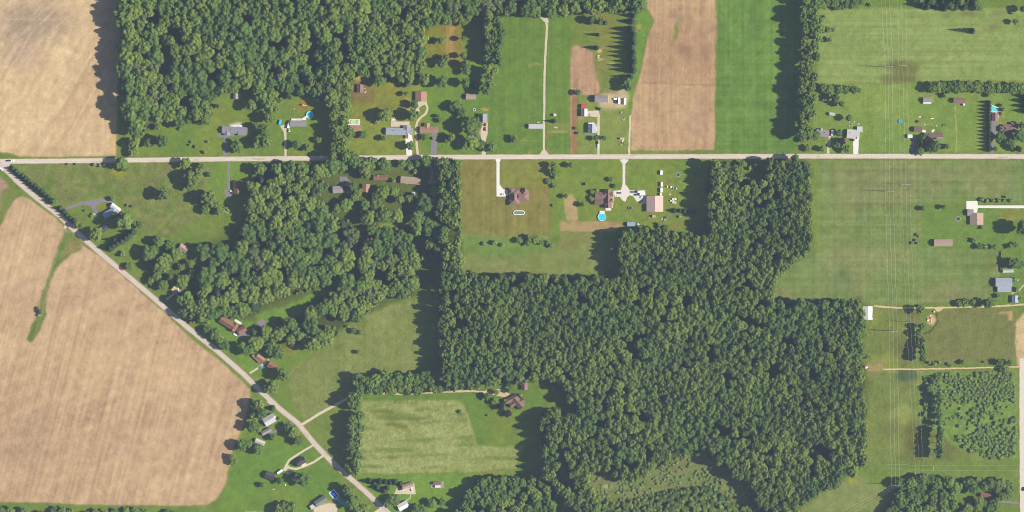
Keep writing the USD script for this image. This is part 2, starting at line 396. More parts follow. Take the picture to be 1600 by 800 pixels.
paint([(950, 347), (976, 347), (974, 352), (955, 352)], (150, 124, 100), 1.5, 0.5, 0.7)
spot(1055, 350, 14, 4, (160, 138, 92), 0.7, 3)
spot(1046, 284, 5, 3, (160, 128, 96), 0.7, 1.5)
# --- left side meadows
paint(ROUGH, (112, 138, 76), 2, 0.8)
paint(ROUGH, (138, 146, 92), 1, 0, 0.7, sig(nz(6, 4, seed=41) * 2.4 - 0.6))
paint(ROUGH, (92, 128, 68), 1, 0, 0.6, sig(nz(4, 3, seed=42) * 2.4 - 1.2))
paint(ROUGH, (126, 124, 92), 1, 0, 0.5, sig(nz(3, 7, seed=43) * 2.4 - 2.2))
spot(190, 268, 12, 8, (170, 166, 62), 0.7, 3, 2)
spot(160, 321, 6, 7, (150, 150, 62), 0.7, 2)
paint([(330, 252), (395, 252), (388, 330), (320, 335)], (108, 146, 68), 2, 0.8)
line([(300, 318), (272, 330), (245, 360), (225, 372)], (134, 150, 80), 4, 2, 0.6)
# --- residential woods floor and clearings
paint([(215, 400), (240, 385), (330, 375), (395, 330), (400, 258), (505, 258), (690, 258), (690, 450), (640, 462), (560, 500), (480, 545), (420, 540), (400, 560), (300, 500)], (88, 108, 56), 6, 2, 0.8)
paint([(400, 492), (418, 484), (440, 478), (470, 466), (500, 452), (520, 440), (545, 425), (556, 432), (520, 455), (478, 478), (470, 492), (440, 500), (425, 512), (400, 505)], (104, 146, 68), 1.5, 0.8)
paint([(316, 505), (340, 495), (395, 500), (410, 530), (395, 585), (350, 545), (300, 520)], (104, 148, 64), 2, 1)
paint([(395, 585), (410, 545), (470, 540), (500, 545), (455, 590), (452, 625), (470, 655), (425, 610)], (106, 142, 66), 2, 1)
spot(447, 545, 18, 8, (150, 138, 84), 0.6, 3)
paint([(588, 350), (640, 346), (642, 358), (590, 360)], (124, 150, 70), 1.5, 0.6)
spot(485, 377, 12, 3, (130, 92, 74), 0.8, 1.5)
paint([(330, 405), (300, 380), (268, 380), (262, 400), (280, 410)], (110, 146, 70), 3, 1, 0.5)
# --- lower middle
paint(MEADOW_J, (122, 144, 84), 1.5, 0.8)
paint(MEADOW_J, (150, 156, 92), 1, 0, 0.7, sig(nz(2.0, 8, seed=51) * 1.6 + nz(30, seed=52) * 1.5 - 0.6))
paint(MEADOW_J, (106, 132, 72), 1, 0, 0.6, sig(nz(1.5, 25, seed=53) * 2 - 1.6))
line([(535, 510), (500, 545), (470, 575), (453, 590), (449, 600)], (92, 120, 66), 1.4, 0.7, 0.6)
line([(410, 615), (437, 648), (452, 668)], (92, 118, 62), 1.2, 0.7, 0.6)
paint([(560, 612), (690, 612), (712, 610), (800, 606), (852, 600), (880, 604), (842, 640), (840, 700), (810, 740), (745, 700), (722, 632), (560, 632)], (100, 138, 66), 1.5, 0.6)
paint([(760, 645), (840, 640), (838, 695), (765, 695)], (118, 140, 66), 4, 1, 0.6)
paint(MEADOW_I, (132, 156, 90), 1.2, 0.9)
paint(MEADOW_I, (164, 178, 114), 1, 0, 0.75, sig(nz(1.1, seed=54) * 2.2 + nz(14, seed=55) * 1.2 - 1.0))
paint(MEADOW_I, (110, 138, 76), 1, 0, 0.85, sig(nz(16, 2.4, seed=56) * 3 - 3.2))
for s in ((600, 645, 22, 2.5), (665, 638, 24, 2.2), (640, 652, 40, 2.6), (620, 664, 20, 4), (670, 660, 22, 2), (610, 714, 30, 2)):
    spot(*s, (104, 124, 66), 0.8, 1.6, 1.2)
line([(724, 634), (735, 665), (744, 697)], (172, 168, 110), 1.3, 0.6, 0.8)
spot(568, 714, 9, 1.5, (128, 118, 84), 0.8, 1)
paint([(556, 741), (740, 741), (760, 738), (810, 738), (745, 745), (715, 775), (700, 800), (610, 800), (575, 765)], (108, 150, 64), 2, 0.8)
spot(770, 739, 18, 1.6, (160, 138, 86), 0.7, 1.2)
paint([(390, 640), (402, 612), (440, 650), (500, 710), (560, 770), (600, 830), (330, 830), (345, 780), (362, 715), (380, 670)], (100, 142, 66), 2, 0.6)
paint([(390, 640), (402, 612), (440, 650), (500, 710), (560, 770), (600, 830), (330, 830), (345, 780), (362, 715), (380, 670)], (120, 144, 68), 1, 0, 0.6, sig(nz(16, seed=57) * 2 - 0.6))
# --- forest floors and marsh
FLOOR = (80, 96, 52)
MARSH_C = (124, 140, 92)
# --- bare fields
def field_tone(pts, base, hi, lo, streaks, seed):
    paint(pts, base, 0.9, 0.35)
    w, m = mask_of(pts, 0.9, 0.35)
    t = sum(a * turned(al, ac, dg, seed + i, w) for i, (al, ac, dg, a) in enumerate(streaks))
    up, dn = np.clip(t, 0, 1) * m, np.clip(-t, 0, 1) * m
    G[w] = G[w] * (1 - up[..., None]) + lin(hi) * up[..., None]
    G[w] = G[w] * (1 - dn[..., None]) + lin(lo) * dn[..., None]
field_tone(FIELD_A, (216, 188, 148), (234, 206, 162), (196, 164, 128), [(90, 6, 62, .34), (220, 2.5, 87, .22), (320, 60, 60, .4)], 60)
spot(62, 35, 52, 34, (156, 140, 128), 0.75, 14, 5)
spot(20, 60, 30, 26, (164, 146, 134), 0.6, 12, 5)
spot(40, 90, 40, 22, (190, 162, 142), 0.5, 10, 4)
w = window(Polygon(FIELD_A))
wisp = sig((turned(26, 2.2, 42, 66, w) - 0.42) * 14) * np.exp(-(((XX[w] - 55) / 55) ** 2 + ((YY[w] - 42) / 48) ** 2))
G[w] = G[w] * (1 - 0.6 * wisp[..., None]) + lin((226, 202, 172)) * 0.6 * wisp[..., None]
wisp = sig((turned(75, 4.6, 60, 67, w) - 0.28) * 9) * np.clip((YY[w] - 20) / 60, 0, 1) * np.clip((225 - YY[w]) / 20, 0, 1) * np.clip((178 - XX[w]) / 10, 0, 1)
G[w] = G[w] * (1 - 0.42 * wisp[..., None]) + lin((240, 215, 174)) * 0.42 * wisp[..., None]
line([(-30, 30), (140, 31.5)], (222, 190, 160), 2, 1, 0.6)
for y in (230, 233.5, 237, 240.5):
    line([(20, y), (178, y + 1.5)], (198, 166, 128), 1.0, 0.6, 0.4)
paint([(170, 20), (182, 20), (180, 240), (172, 240)], (218, 178, 128), 3, 1, 0.5)
field_tone(FIELD_B, (207, 176, 141), (226, 196, 156), (178, 148, 124), [(110, 4, 74, .30), (260, 2.2, 76, .42), (70, 12, 24, .30), (240, 90, 50, .28)], 70)
for s in ((75, 470, 55, 12, (170, 142, 122)), (20, 460, 40, 8, (172, 144, 124)), (140, 440, 30, 10, (184, 154, 130)), (180, 480, 22, 20, (186, 156, 132)), (40, 700, 30, 40, (184, 156, 132)), (220, 690, 60, 20, (190, 160, 134)),
          (250, 590, 60, 22, (222, 190, 148)), (140, 580, 50, 30, (220, 188, 146))):
    spot(*s, 0.45, 12, 4)
line([(-30, 452), (60, 446)], (214, 184, 150), 4, 2, 0.5)
for k in range(5):
    line([(0, 769 + 3.2 * k), (160, 773 + 3.4 * k), (322, 776 + 3 * k)], (190, 158, 126), 0.9, 0.6, 0.4)
paint([(392, 612), (389, 632), (378, 672), (363, 705), (352, 756), (346, 755), (356, 700), (370, 665), (380, 625)], (226, 186, 138), 2.5, 0.6, 0.5)
field_tone(FIELD_C, (176, 146, 128), (192, 164, 140), (150, 124, 112), [(60, 4, 78, .5)], 76)
paint(Polygon(STRIP).buffer(-0.8), (102, 136, 72), 1.0, 0.8)
paint([(108, 372), (124, 382), (122, 394), (104, 398), (98, 408), (92, 402)], (168, 146, 104), 2.5, 1.2, 0.8)
line([(101, 356), (90, 385), (80, 415), (70, 450), (58, 480)], (166, 152, 120), 1.8, 0.7, 0.8)
paint([(46, 505), (66, 498), (58, 520), (48, 532), (42, 530)], (96, 122, 66), 1.2, 1, 0.7)
paint([(3, 300), (16, 292), (34, 304), (22, 312), (10, 335), (-4, 356)], (112, 136, 74), 1.5, 0.8)
field_tone(FIELD_D, (200, 168, 132), (218, 188, 146), (176, 142, 118), [(140, 1.6, 90, .5), (60, 10, 88, .3), (8, 40, 90, .2)], 80)
paint([(1022, 32), (1118, 32), (1117, 132), (1002, 128)], (178, 142, 118), 2, 1, 0.45)
w = window(Polygon([(1000, 32), (1118, 32), (1118, 132), (1000, 132)]), 0)
st = np.sign(np.sin((XX[w] + YY[w] * 0.14) * 1.25)) * sig(turned(80, 3, 88, 84, w) * 5)
G[w] *= (1 + 0.07 * st * np.clip((YY[w] - 32) / 8, 0, 1) * np.clip((XX[w] - (1022 - (YY[w] - 32) * .2)) / 4, 0, 1))[..., None]
for s in ((1056, 26, 14, 5, (138, 124, 112)), (1078, 28, 9, 5, (140, 128, 116)), (1050, 71, 6, 7, (130, 124, 88)), (1048, 92, 5, 10, (160, 140, 100)), (1105, 88, 8, 14, (160, 136, 106)), (1090, 190, 14, 24, (188, 158, 134)), (1070, 80, 12, 14, (158, 126, 108))):
    spot(*s, 0.6, 3, 2)
paint([(1056, 34), (1059, 34), (1058, 58), (1052, 66), (1052, 50)], (132, 142, 76), 1.2, 1, 0.9)
paint([(1062, 28), (1072, 28), (1068, 34), (1064, 35)], (176, 164, 96), 1.2, 1, 0.8)
line([(1002, 128), (1050, 132), (1117, 134)], (162, 128, 106), 2.2, 1, 0.7)
line([(988, 231), (1116, 229.5)], (176, 146, 122), 1.5, 0.8, 0.6)
field_tone(PLOT_E, (190, 155, 126), (206, 176, 144), (168, 132, 110), [(50, 2, 88, .5)], 86)
paint([(893, 150), (901, 150), (901, 239), (893, 239)], (160, 118, 94), 0.8, 0.3, 0.8)
line([(892.5, 152), (892.5, 238)], (206, 178, 140), 1.2, 0.5, 0.7)
# single machine passes over the bare soil
def passes(pts, deg, step, c, seed, a=0.28, width=1.0):
    poly = Polygon(pts).buffer(-5); rg = np.random.default_rng(seed)
    x0, y0, x1, y1 = poly.bounds
    dx, dy = math.cos(math.radians(deg)), -math.sin(math.radians(deg))
    n = (-dy, dx); R = 900; k = -R
    cx, cy = (x0 + x1) / 2, (y0 + y1) / 2
    while k < R:
        for o in (0, 2.6):
            ln = LineString([(cx + n[0] * (k + o) - dx * R, cy + n[1] * (k + o) - dy * R), (cx + n[0] * (k + o) + dx * R, cy + n[1] * (k + o) + dy * R)]).intersection(poly)
            if ln.length > 20:
                paint(ln.buffer(width / 2), c, 0.7, 0.15, a * rg.uniform(0.4, 1.2))
        k += step * rg.uniform(0.8, 1.2)
passes(FIELD_B, 76, 21, (184, 154, 126), 1, 0.40)
passes(FIELD_B, 76, 34, (226, 198, 160), 2, 0.34)
passes(FIELD_A, 87, 24, (194, 164, 130), 3, 0.34)
passes([(985, 134), (1117, 134), (1117, 230), (985, 230)], 90, 13, (180, 148, 120), 4, 0.42)
for inset, al in ((4, .35), (8, .3), (13, .25)):
    ring = Polygon(FIELD_B).buffer(-inset).exterior
    paint(ring.buffer(0.6), (186, 156, 128), 0.8, 0.3, al)
# farmyard ground of the upper middle
paint([(905, 150), (983, 150), (983, 236), (903, 236)], (126, 152, 82), 2, 1, 0.8)
paint([(915, 20), (960, 20), (962, 60), (950, 110), (938, 130), (928, 82), (935, 60)], (132, 138, 78), 4, 2, 0.6)
paint([(936, 146), (975, 140), (984, 150), (978, 170), (945, 168), (935, 165)], (208, 188, 152), 2, 1, 0.9)
spot(955, 144, 12, 4, (140, 116, 100), 0.7, 2)
paint([(948, 88), (958, 96), (950, 112), (930, 118), (934, 100)], (150, 148, 96), 2.5, 1, 0.6)
for s in ((936, 80, 4, 3, (222, 204, 140)), (938, 94, 4, 2, (216, 200, 130)), (955, 101, 5, 2, (196, 184, 104)), (996, 41, 4, 4, (206, 168, 128)), (990, 50, 3, 1.5, (212, 178, 130)), (963, 121, 4, 2, (200, 178, 130)), (910, 186, 7, 4, (186, 150, 112))):
    spot(*s, 0.85, 1, 1)
paint([(858, 192), (892, 190), (892, 206), (860, 207)], (124, 142, 84), 1.5, 1, 0.7)
line([(856, 206.5), (888, 206.5)], (206, 176, 122), 1.4, 0.6, 0.9)
for s in ((858, 211, 5, 3, (164, 136, 98)), (830, 237, 6, 1.6, (160, 140, 102)), (859, 238, 5, 2, (176, 142, 108))):
    spot(*s, 0.7, 1.5, 1)
line([(812, 219), (842, 219.5)], (156, 160, 88), 1.2, 0.5, 0.7)
line([(826, 103), (832, 100), (850, 100)], (184, 178, 118), 1.4, 0.6, 0.8)
# yards
paint([(546, 140), (556, 118), (566, 128), (583, 140), (584, 160), (560, 164), (543, 164)], (142, 120, 92), 2.5, 1.2, 0.85)
spot(549, 137, 5, 5, (200, 186, 118), 0.9, 1.5)
spot(560, 123, 5, 5, (206, 184, 118), 0.7, 2)
spot(474, 164, 10, 6, (170, 134, 92), 0.85, 2)
spot(638, 155, 4, 3, (206, 172, 120), 0.8, 1.5)
spot(637, 172, 5, 2, (206, 178, 128), 0.9, 1.2)
spot(752, 204, 3, 7, (206, 178, 130), 0.85, 1.5)
spot(756, 168, 5, 2, (214, 190, 120), 0.9, 1)
line([(1494, 164), (1494, 238)], (186, 182, 112), 1.3, 0.5, 0.85)
spot(1553, 172, 11, 7, (190, 170, 118), 0.8, 1.5)
spot(1567, 178, 3, 6, (170, 174, 84), 0.7, 1.5)
paint([(1449, 492), (1459, 491), (1463, 500), (1459, 507), (1450, 505)], (216, 180, 140), 1.2, 0.8)
paint([(1572, 486), (1582, 485), (1582, 501), (1575, 502), (1574, 490), (1560, 491), (1560, 488)], (198, 166, 122), 1, 0.5)
paint([(1353, 566), (1380, 565), (1381, 580), (1354, 579)], (172, 154, 108), 1.0, 0.5)
spot(1362, 584, 6, 4, (166, 146, 112), 0.7, 2)
paint([(1586, 505), (1600, 488), (1640, 488), (1640, 575), (1590, 575), (1588, 540)], (214, 190, 146), 1.2, 0.5)
for x in (1591, 1595):
    line([(x + 2, 495), (x, 570)], (190, 162, 124), 0.9, 0.5, 0.6)
spot(372, 197, 12, 2, (214, 206, 196), 0.8, 0.8)
spot(625, 213, 7, 2, (166, 140, 120), 0.7, 1.2)
spot(510, 790, 16, 8, (196, 168, 138), 0.8, 2)
line([(382, 799), (410, 799.5)], (210, 200, 150), 1.2, 0.6, 0.8)
# worn, tracked and speckled tone everywhere
G *= np.clip(1 + 0.045 * B3 + 0.05 * PX1, 0.6, 1.5)[..., None]

# ------------------------------------------------------------------ woods (outlines in photograph pixels)
WOOD_NW = Polygon([(188, -30), (1000, -30), (1000, 8), (985, 20), (940, 17), (880, 21), (830, 20), (790, 23), (768, 20), (750, 22), (744, 30), (722, 32), (700, 36), (668, 38), (660, 60), (662, 95), (655, 110), (640, 126),
                   (625, 130), (600, 116), (585, 122), (570, 118), (555, 114), (548, 125), (545, 150), (535, 160), (515, 158), (498, 150), (475, 142), (440, 139), (425, 146), (405, 139), (390, 138), (360, 141),
                   (335, 149), (328, 162), (330, 182), (318, 190), (300, 188), (285, 178), (265, 184), (245, 184), (230, 190), (226, 206), (212, 212), (205, 188), (198, 170), (193, 120), (191, 60)])
for g in ([(478, 48), (497, 55), (500, 105), (486, 114), (476, 82)], [(530, 40), (544, 42), (546, 100), (530, 102)], [(250, 68), (270, 75), (270, 122), (252, 122)], [(285, 150), (300, 150), (300, 182), (288, 182)], [(460, 118), (474, 122), (480, 138), (462, 136)]):
    WOOD_NW = WOOD_NW.difference(Polygon(g))
MARSH_P = Polygon(MARSH)
THICKET = Polygon([(935, 788), (1010, 780), (1060, 768), (1108, 764), (1150, 790), (1185, 792), (1190, 825), (930, 825)])
WOOD_C = Polygon([(690, 262), (716, 250), (719, 330), (720, 425), (760, 430), (800, 431), (850, 432), (930, 434), (966, 434), (968, 360), (1000, 358), (1050, 364), (1085, 368), (1106, 372), (1108, 330), (1106, 300), (1114, 254), (1150, 252),
                  (1158, 275), (1185, 290), (1200, 275), (1196, 250), (1245, 246), (1265, 260), (1268, 330), (1264, 390), (1240, 408), (1222, 425), (1206, 450), (1203, 470), (1250, 472), (1340, 470), (1348, 490), (1345, 560), (1351, 640),
                  (1350, 725), (1320, 746), (1290, 763), (1250, 788), (1240, 825), (905, 825), (893, 790), (880, 770), (866, 758), (848, 745), (846, 690), (842, 655), (862, 642), (886, 620), (880, 602), (850, 590), (800, 596), (740, 602),
                  (700, 608), (690, 580), (686, 500), (690, 430), (692, 380), (682, 340), (674, 300)]).difference(MARSH_P).difference(THICKET)
for g in ([(866, 628), (900, 622), (905, 640), (875, 650)], [(940, 612), (958, 600), (962, 618), (945, 628)], [(755, 525), (762, 522), (766, 545), (757, 548)], [(1038, 505), (1052, 500), (1050, 512)], [(1260, 702), (1280, 704), (1278, 722), (1264, 718)],
          [(868, 690), (884, 700), (890, 760), (872, 752)]):
    WOOD_C = WOOD_C.difference(Polygon(g))
WOOD_S = Polygon([(738, 757), (760, 748), (800, 746), (845, 750), (866, 775), (866, 825), (690, 825), (716, 792)])
WOOD_W = Polygon([(400, 258), (502, 258), (505, 290), (497, 310), (515, 340), (545, 343), (556, 372), (546, 398), (552, 420), (530, 430), (500, 448), (450, 460), (415, 470), (395, 488), (350, 492), (325, 498), (300, 503), (282, 480), (276, 464),
                  (300, 458), (340, 455), (345, 425), (362, 405), (370, 380), (384, 345), (392, 310), (397, 280)])
WOOD_W2 = Polygon([(566, 328), (600, 332), (640, 338), (688, 345), (690, 400), (664, 400), (645, 420), (648, 445), (640, 462), (600, 460), (570, 492), (530, 518), (500, 543), (482, 538), (484, 500), (478, 482), (520, 458), (560, 428), (568, 395), (578, 365)])
for g in ([(585, 343), (645, 338), (650, 356), (588, 360)], [(640, 370), (665, 360), (672, 400), (650, 405)]):
    WOOD_W2 = WOOD_W2.difference(Polygon(g))
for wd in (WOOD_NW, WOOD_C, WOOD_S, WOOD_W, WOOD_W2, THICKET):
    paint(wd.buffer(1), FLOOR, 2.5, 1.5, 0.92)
paint(THICKET, (104, 122, 74), 3, 2, 0.7)
paint(MARSH, MARSH_C, 4, 4, 0.92)
paint(MARSH, (142, 132, 98), 1, 0, 0.4, sig(nz(8, 4, seed=91) * 2 - 0.9))
paint(MARSH, (98, 120, 74), 1, 0, 0.6, sig(nz(2.5, seed=92) * 2 - 1.0))
for s in ((950, 765, 16, 6, (108, 148, 86)), (1000, 757, 9, 5, (100, 152, 78)), (1033, 754, 8, 4, (108, 150, 76)), (1060, 752, 9, 5, (90, 150, 74)), (1082, 751, 5, 5, (74, 146, 76))):
    spot(*s, 0.55, 2.4, 2.0)
spot(947, 763, 6, 3, (206, 192, 150), 0.8, 1.5)
line([(920, 776), (960, 768), (1000, 766), (1040, 760)], (84, 108, 70), 1.2, 0.8, 0.7)
spot(922, 772, 5, 3, (196, 184, 128), 0.6, 2)

# ------------------------------------------------------------------ ground pieces cut from one even grid of 1 m cells
CX0, CX1, CY0, CY1 = -616, 616, -316, 316
gx, gy = np.arange(CX0, CX1 + 1), np.arange(CY0, CY1 + 1)
VX, VY = np.meshgrid(gx, gy)                                   # vertices
ccx, ccy = np.meshgrid(gx[:-1] + 0.5, gy[:-1] + 0.5)           # cell centres
cpx, cpy = ccx / S + 800, 400 - ccy / S
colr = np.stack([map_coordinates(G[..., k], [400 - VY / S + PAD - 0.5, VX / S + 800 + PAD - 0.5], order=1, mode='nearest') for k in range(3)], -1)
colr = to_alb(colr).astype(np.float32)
owner = np.zeros(ccx.shape, int)
PIECES = [('field', FIELD_A, 'soil', 'large tan bare field at the upper left beside the wood', 'field'),
          ('field', FIELD_B, 'soil', 'huge tan bare field below the diagonal road at the lower left', 'field'),
          ('field', FIELD_C, 'soil', 'small piece of brown bare field at the left edge below the crossroads', 'field'),
          ('grass_strip', STRIP, 'meadow', 'narrow grass strip running into the huge tan bare field', 'grass strip'),
          ('field', FIELD_D, 'soil', 'tan plowed field above the main road with vertical plow rows', 'field'),
          ('garden_plot', PLOT_E, 'soil', 'brown tilled plot with a long narrow tail above the main road', 'garden plot'),
          ('lawn', FIELD_F, 'turf', 'olive brown mown lawn around the large hip roofed house', 'lawn'),
          ('garden_plot', PLOT_G, 'soil', 'small upright tan tilled plot right of the olive brown lawn', 'garden plot'),
          ('garden_plot', PLOT_G2, 'soil', 'long tan tilled plot lying left of the light blue shed', 'garden plot'),
          ('garden_plot', PLOT_G3, 'turf', 'pale green sown plot below the long tan tilled plot', 'garden plot'),
          ('field', FIELD_H, 'meadow', 'olive brown fallow field beside the sandy road at the right', 'field'),
          ('meadow', MEADOW_I, 'meadow', 'pale speckled hay meadow with dark bands at the lower centre', 'meadow'),
          ('meadow', MEADOW_J, 'meadow', 'green meadow in the corner between diagonal road and tree column', 'meadow'),
          ('marsh', MARSH, 'meadow', 'brownish marsh clearing inside the central wood', 'marsh'),
          ('meadow', ROUGH, 'meadow', 'mottled rough meadow between main road and diagonal road at the left', 'meadow'),
          ('hay_field', HAY_TOP, 'turf', 'pale green mown hay field at the upper right under power lines', 'field'),
          ('hay_field', HAY_RIGHT, 'turf', 'wide green hay field right of the central wood', 'field'),
          ('hay_field', HAY_MID, 'turf', 'tall green hay strip right of the tan plowed field', 'field'),
          ('pasture', PASTURE, 'meadow', 'rough green pasture with worn tracks at the lower right', 'pasture')]
for i, pc in enumerate(PIECES):
    pl = Polygon(pc[1]).buffer(0)
    x0, y0, x1, y1 = pl.bounds
    sel = (cpx > x0) & (cpx < x1) & (cpy > y0) & (cpy < y1)
    shapely.prepare(pl)
    ins = shapely.contains_xy(pl, cpx[sel], cpy[sel])
    o = owner[sel]; o[ins] = i + 1; owner[sel] = o
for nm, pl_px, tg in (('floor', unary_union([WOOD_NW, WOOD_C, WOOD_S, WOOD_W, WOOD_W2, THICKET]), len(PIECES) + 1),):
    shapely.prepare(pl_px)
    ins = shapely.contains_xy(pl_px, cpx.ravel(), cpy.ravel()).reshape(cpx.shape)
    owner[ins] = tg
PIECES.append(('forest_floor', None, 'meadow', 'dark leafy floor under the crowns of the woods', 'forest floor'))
NVX = len(gx)

def grid_piece(name, mask, mat, label, category, extra=None):
    jj, ii = np.nonzero(mask)
    a = jj * NVX + ii
    quads = np.stack([a, a + 1, a + NVX + 1, a + NVX], 1)
    used, inv = np.unique(quads, return_inverse=True)
    q = inv.reshape(-1, 4)
    pts = np.stack([VX.ravel()[used], VY.ravel()[used], np.zeros(len(used))], 1).astype(np.float32)
    col = colr.reshape(-1, 3)[used]
    if extra is not None:
        ep, eq, ec = extra
        q = np.vstack([q, eq + len(pts)]); pts = np.vstack([pts, ep]); col = np.vstack([col, ec])
    path = '/World/' + numbered(name, '/World')
    m = UsdGeom.Mesh.Define(stage, path)
    m.CreatePointsAttr(Vt.Vec3fArray.FromNumpy(np.ascontiguousarray(pts, np.float32)))
    m.CreateFaceVertexCountsAttr(Vt.IntArray.FromNumpy(np.full(len(q), 4, np.int32)))
    m.CreateFaceVertexIndicesAttr(Vt.IntArray.FromNumpy(np.ascontiguousarray(q.astype(np.int32).ravel())))
    m.CreateSubdivisionSchemeAttr('none')
    UsdGeom.PrimvarsAPI(m).CreatePrimvar('col', Sdf.ValueTypeNames.Color3fArray, 'vertex').Set(Vt.Vec3fArray.FromNumpy(np.ascontiguousarray(col, np.float32)))
    UsdShade.MaterialBindingAPI.Apply(m.GetPrim()).Bind(M[mat])
    tag(m.GetPrim(), label, category, None, 'structure')

# beyond the frame the same farmland goes on to the horizon
def beyond():
    e = np.unique(np.r_[np.linspace(-9000, -616, 60), np.linspace(616, 9000, 60), np.linspace(-616, 616, 32)])
    f = np.unique(np.r_[np.linspace(-9000, -316, 60), np.linspace(316, 9000, 60), np.linspace(-316, 316, 18)])
    X, Y = np.meshgrid(e, f)
    n1 = meshkit.noise(np.stack([np.floor(X / 260), np.floor(Y / 260), X * 0], -1), 3)
    n2 = meshkit.fbm(np.stack([X / 300, Y / 300, X * 0], -1), 3, 8)
    t = np.where(n1[..., None] > 0.62, alb((205, 174, 136)), alb((106, 138, 72)))
    t = np.where(n2[..., None] > 0.56, alb((70, 96, 50)), t)
    pts = np.stack([X, Y, X * 0], -1).reshape(-1, 3)
    q = []
    for j in range(len(f) - 1):
        for i in range(len(e) - 1):
            xm, ym = (e[i] + e[i + 1]) / 2, (f[j] + f[j + 1]) / 2
            if abs(xm) < 616 and abs(ym) < 316:
                continue
            a = j * len(e) + i
            q.append((a, a + 1, a + len(e) + 1, a + len(e)))
    return pts, np.array(q), t.reshape(-1, 3)
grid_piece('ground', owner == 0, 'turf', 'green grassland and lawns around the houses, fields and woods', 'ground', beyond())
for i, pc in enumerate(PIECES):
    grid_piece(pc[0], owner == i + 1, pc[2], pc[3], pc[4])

# ------------------------------------------------------------------ roads and drives
def sheet(name, poly, z, mat, label, category, edge=0.35, seed=1, kind='structure'):
    return solo(name, slab(rough(poly, edge, 2.0, seed), -0.05, z), M[mat], label, category, kind=kind)
MAIN = [(-40, 252.6), (0, 252.2), (90, 251.6), (180, 250.6), (340, 248.6), (520, 246.9), (680, 245.6), (820, 245.1), (1000, 244.7), (1140, 244.3), (1340, 244.0), (1500, 244.2), (1640, 244.6)]
DIAG = [(-20, 244), (0, 256), (10, 266), (30, 286), (56, 308), (94, 338), (124, 367), (161, 399), (210, 440), (244, 469), (292, 511), (339, 548), (380, 584), (405, 609), (435, 637), (465, 661), (492, 694), (513, 716), (540, 741), (570, 767), (604, 799), (635, 828)]
EAST = [(1597, 560), (1597, 600), (1597, 700), (1598, 840)]
main_p, diag_p, east_p = strip(MAIN, 6.6), strip(DIAG, 6.8), strip(EAST, 8)
sheet('road_shoulder', strip(MAIN, 8.4), 0.02, 'shoulder', 'pale gravel shoulder along both sides of the main road', 'road shoulder', 0.5, 2)
sheet('road_shoulder', strip(DIAG, 9.6), 0.024, 'shoulder', 'pale gravel shoulder along the diagonal road', 'road shoulder', 0.5, 3)
sheet('road', main_p, 0.05, 'road', 'straight pale main road crossing the whole picture', 'road', 0.15, 4)
sheet('road', unary_union([diag_p, wpoly([(-4, 250), (16, 254), (13, 262), (4, 262)])]).difference(main_p), 0.056, 'lane', 'diagonal road running from the left edge to the bottom', 'road', 0.15, 5)
sheet('road', east_p, 0.05, 'road', 'upright road along the lower right edge of the picture', 'road', 0.3, 6)
M['wear'] = mat_plain('road_wear_look', alb((218, 205, 192)), 0.9, 0.10, 0.4)
M['patch'] = mat_plain('road_patch_look', alb((204, 192, 182)), 0.9, 0.10, 0.4)
def wear(pts, seed, z, nm):
    rg = np.random.default_rng(seed)
    out = []
    c = LineString([P(*p)[:2] for p in pts])
    for o in (-1.55, -0.55, 0.75, 1.6):
        off = c.offset_curve(o)
        d = 0.0
        while d < off.length:
            e = d + rg.uniform(25, 120)
            seg = shapely.ops.substring(off, d, min(e, off.length))
            if seg.length > 3:
                out.append(seg.buffer(rg.uniform(0.16, 0.36), cap_style=2))
            d = e + rg.uniform(2, 30)
    sheet('road_wear', unary_union(out), z, 'wear', nm, 'tyre wear', 0.08, seed)
    pt = []
    for k in range(9):
        a = rg.uniform(0, c.length); seg = shapely.ops.substring(c, a, a + rg.uniform(4, 16)).offset_curve(rg.uniform(-1.2, 1.2))
        pt.append(seg.buffer(rg.uniform(0.5, 1.1), cap_style=2))
    sheet('road_patch', unary_union(pt), z + 0.006, 'patch', nm.replace('tyre worn lanes', 'grey repair patches'), 'road patch', 0.1, seed + 1)
wear(MAIN, 61, 0.064, 'darker tyre worn lanes along the straight main road')
wear(DIAG, 63, 0.064, 'darker tyre worn lanes along the diagonal road')

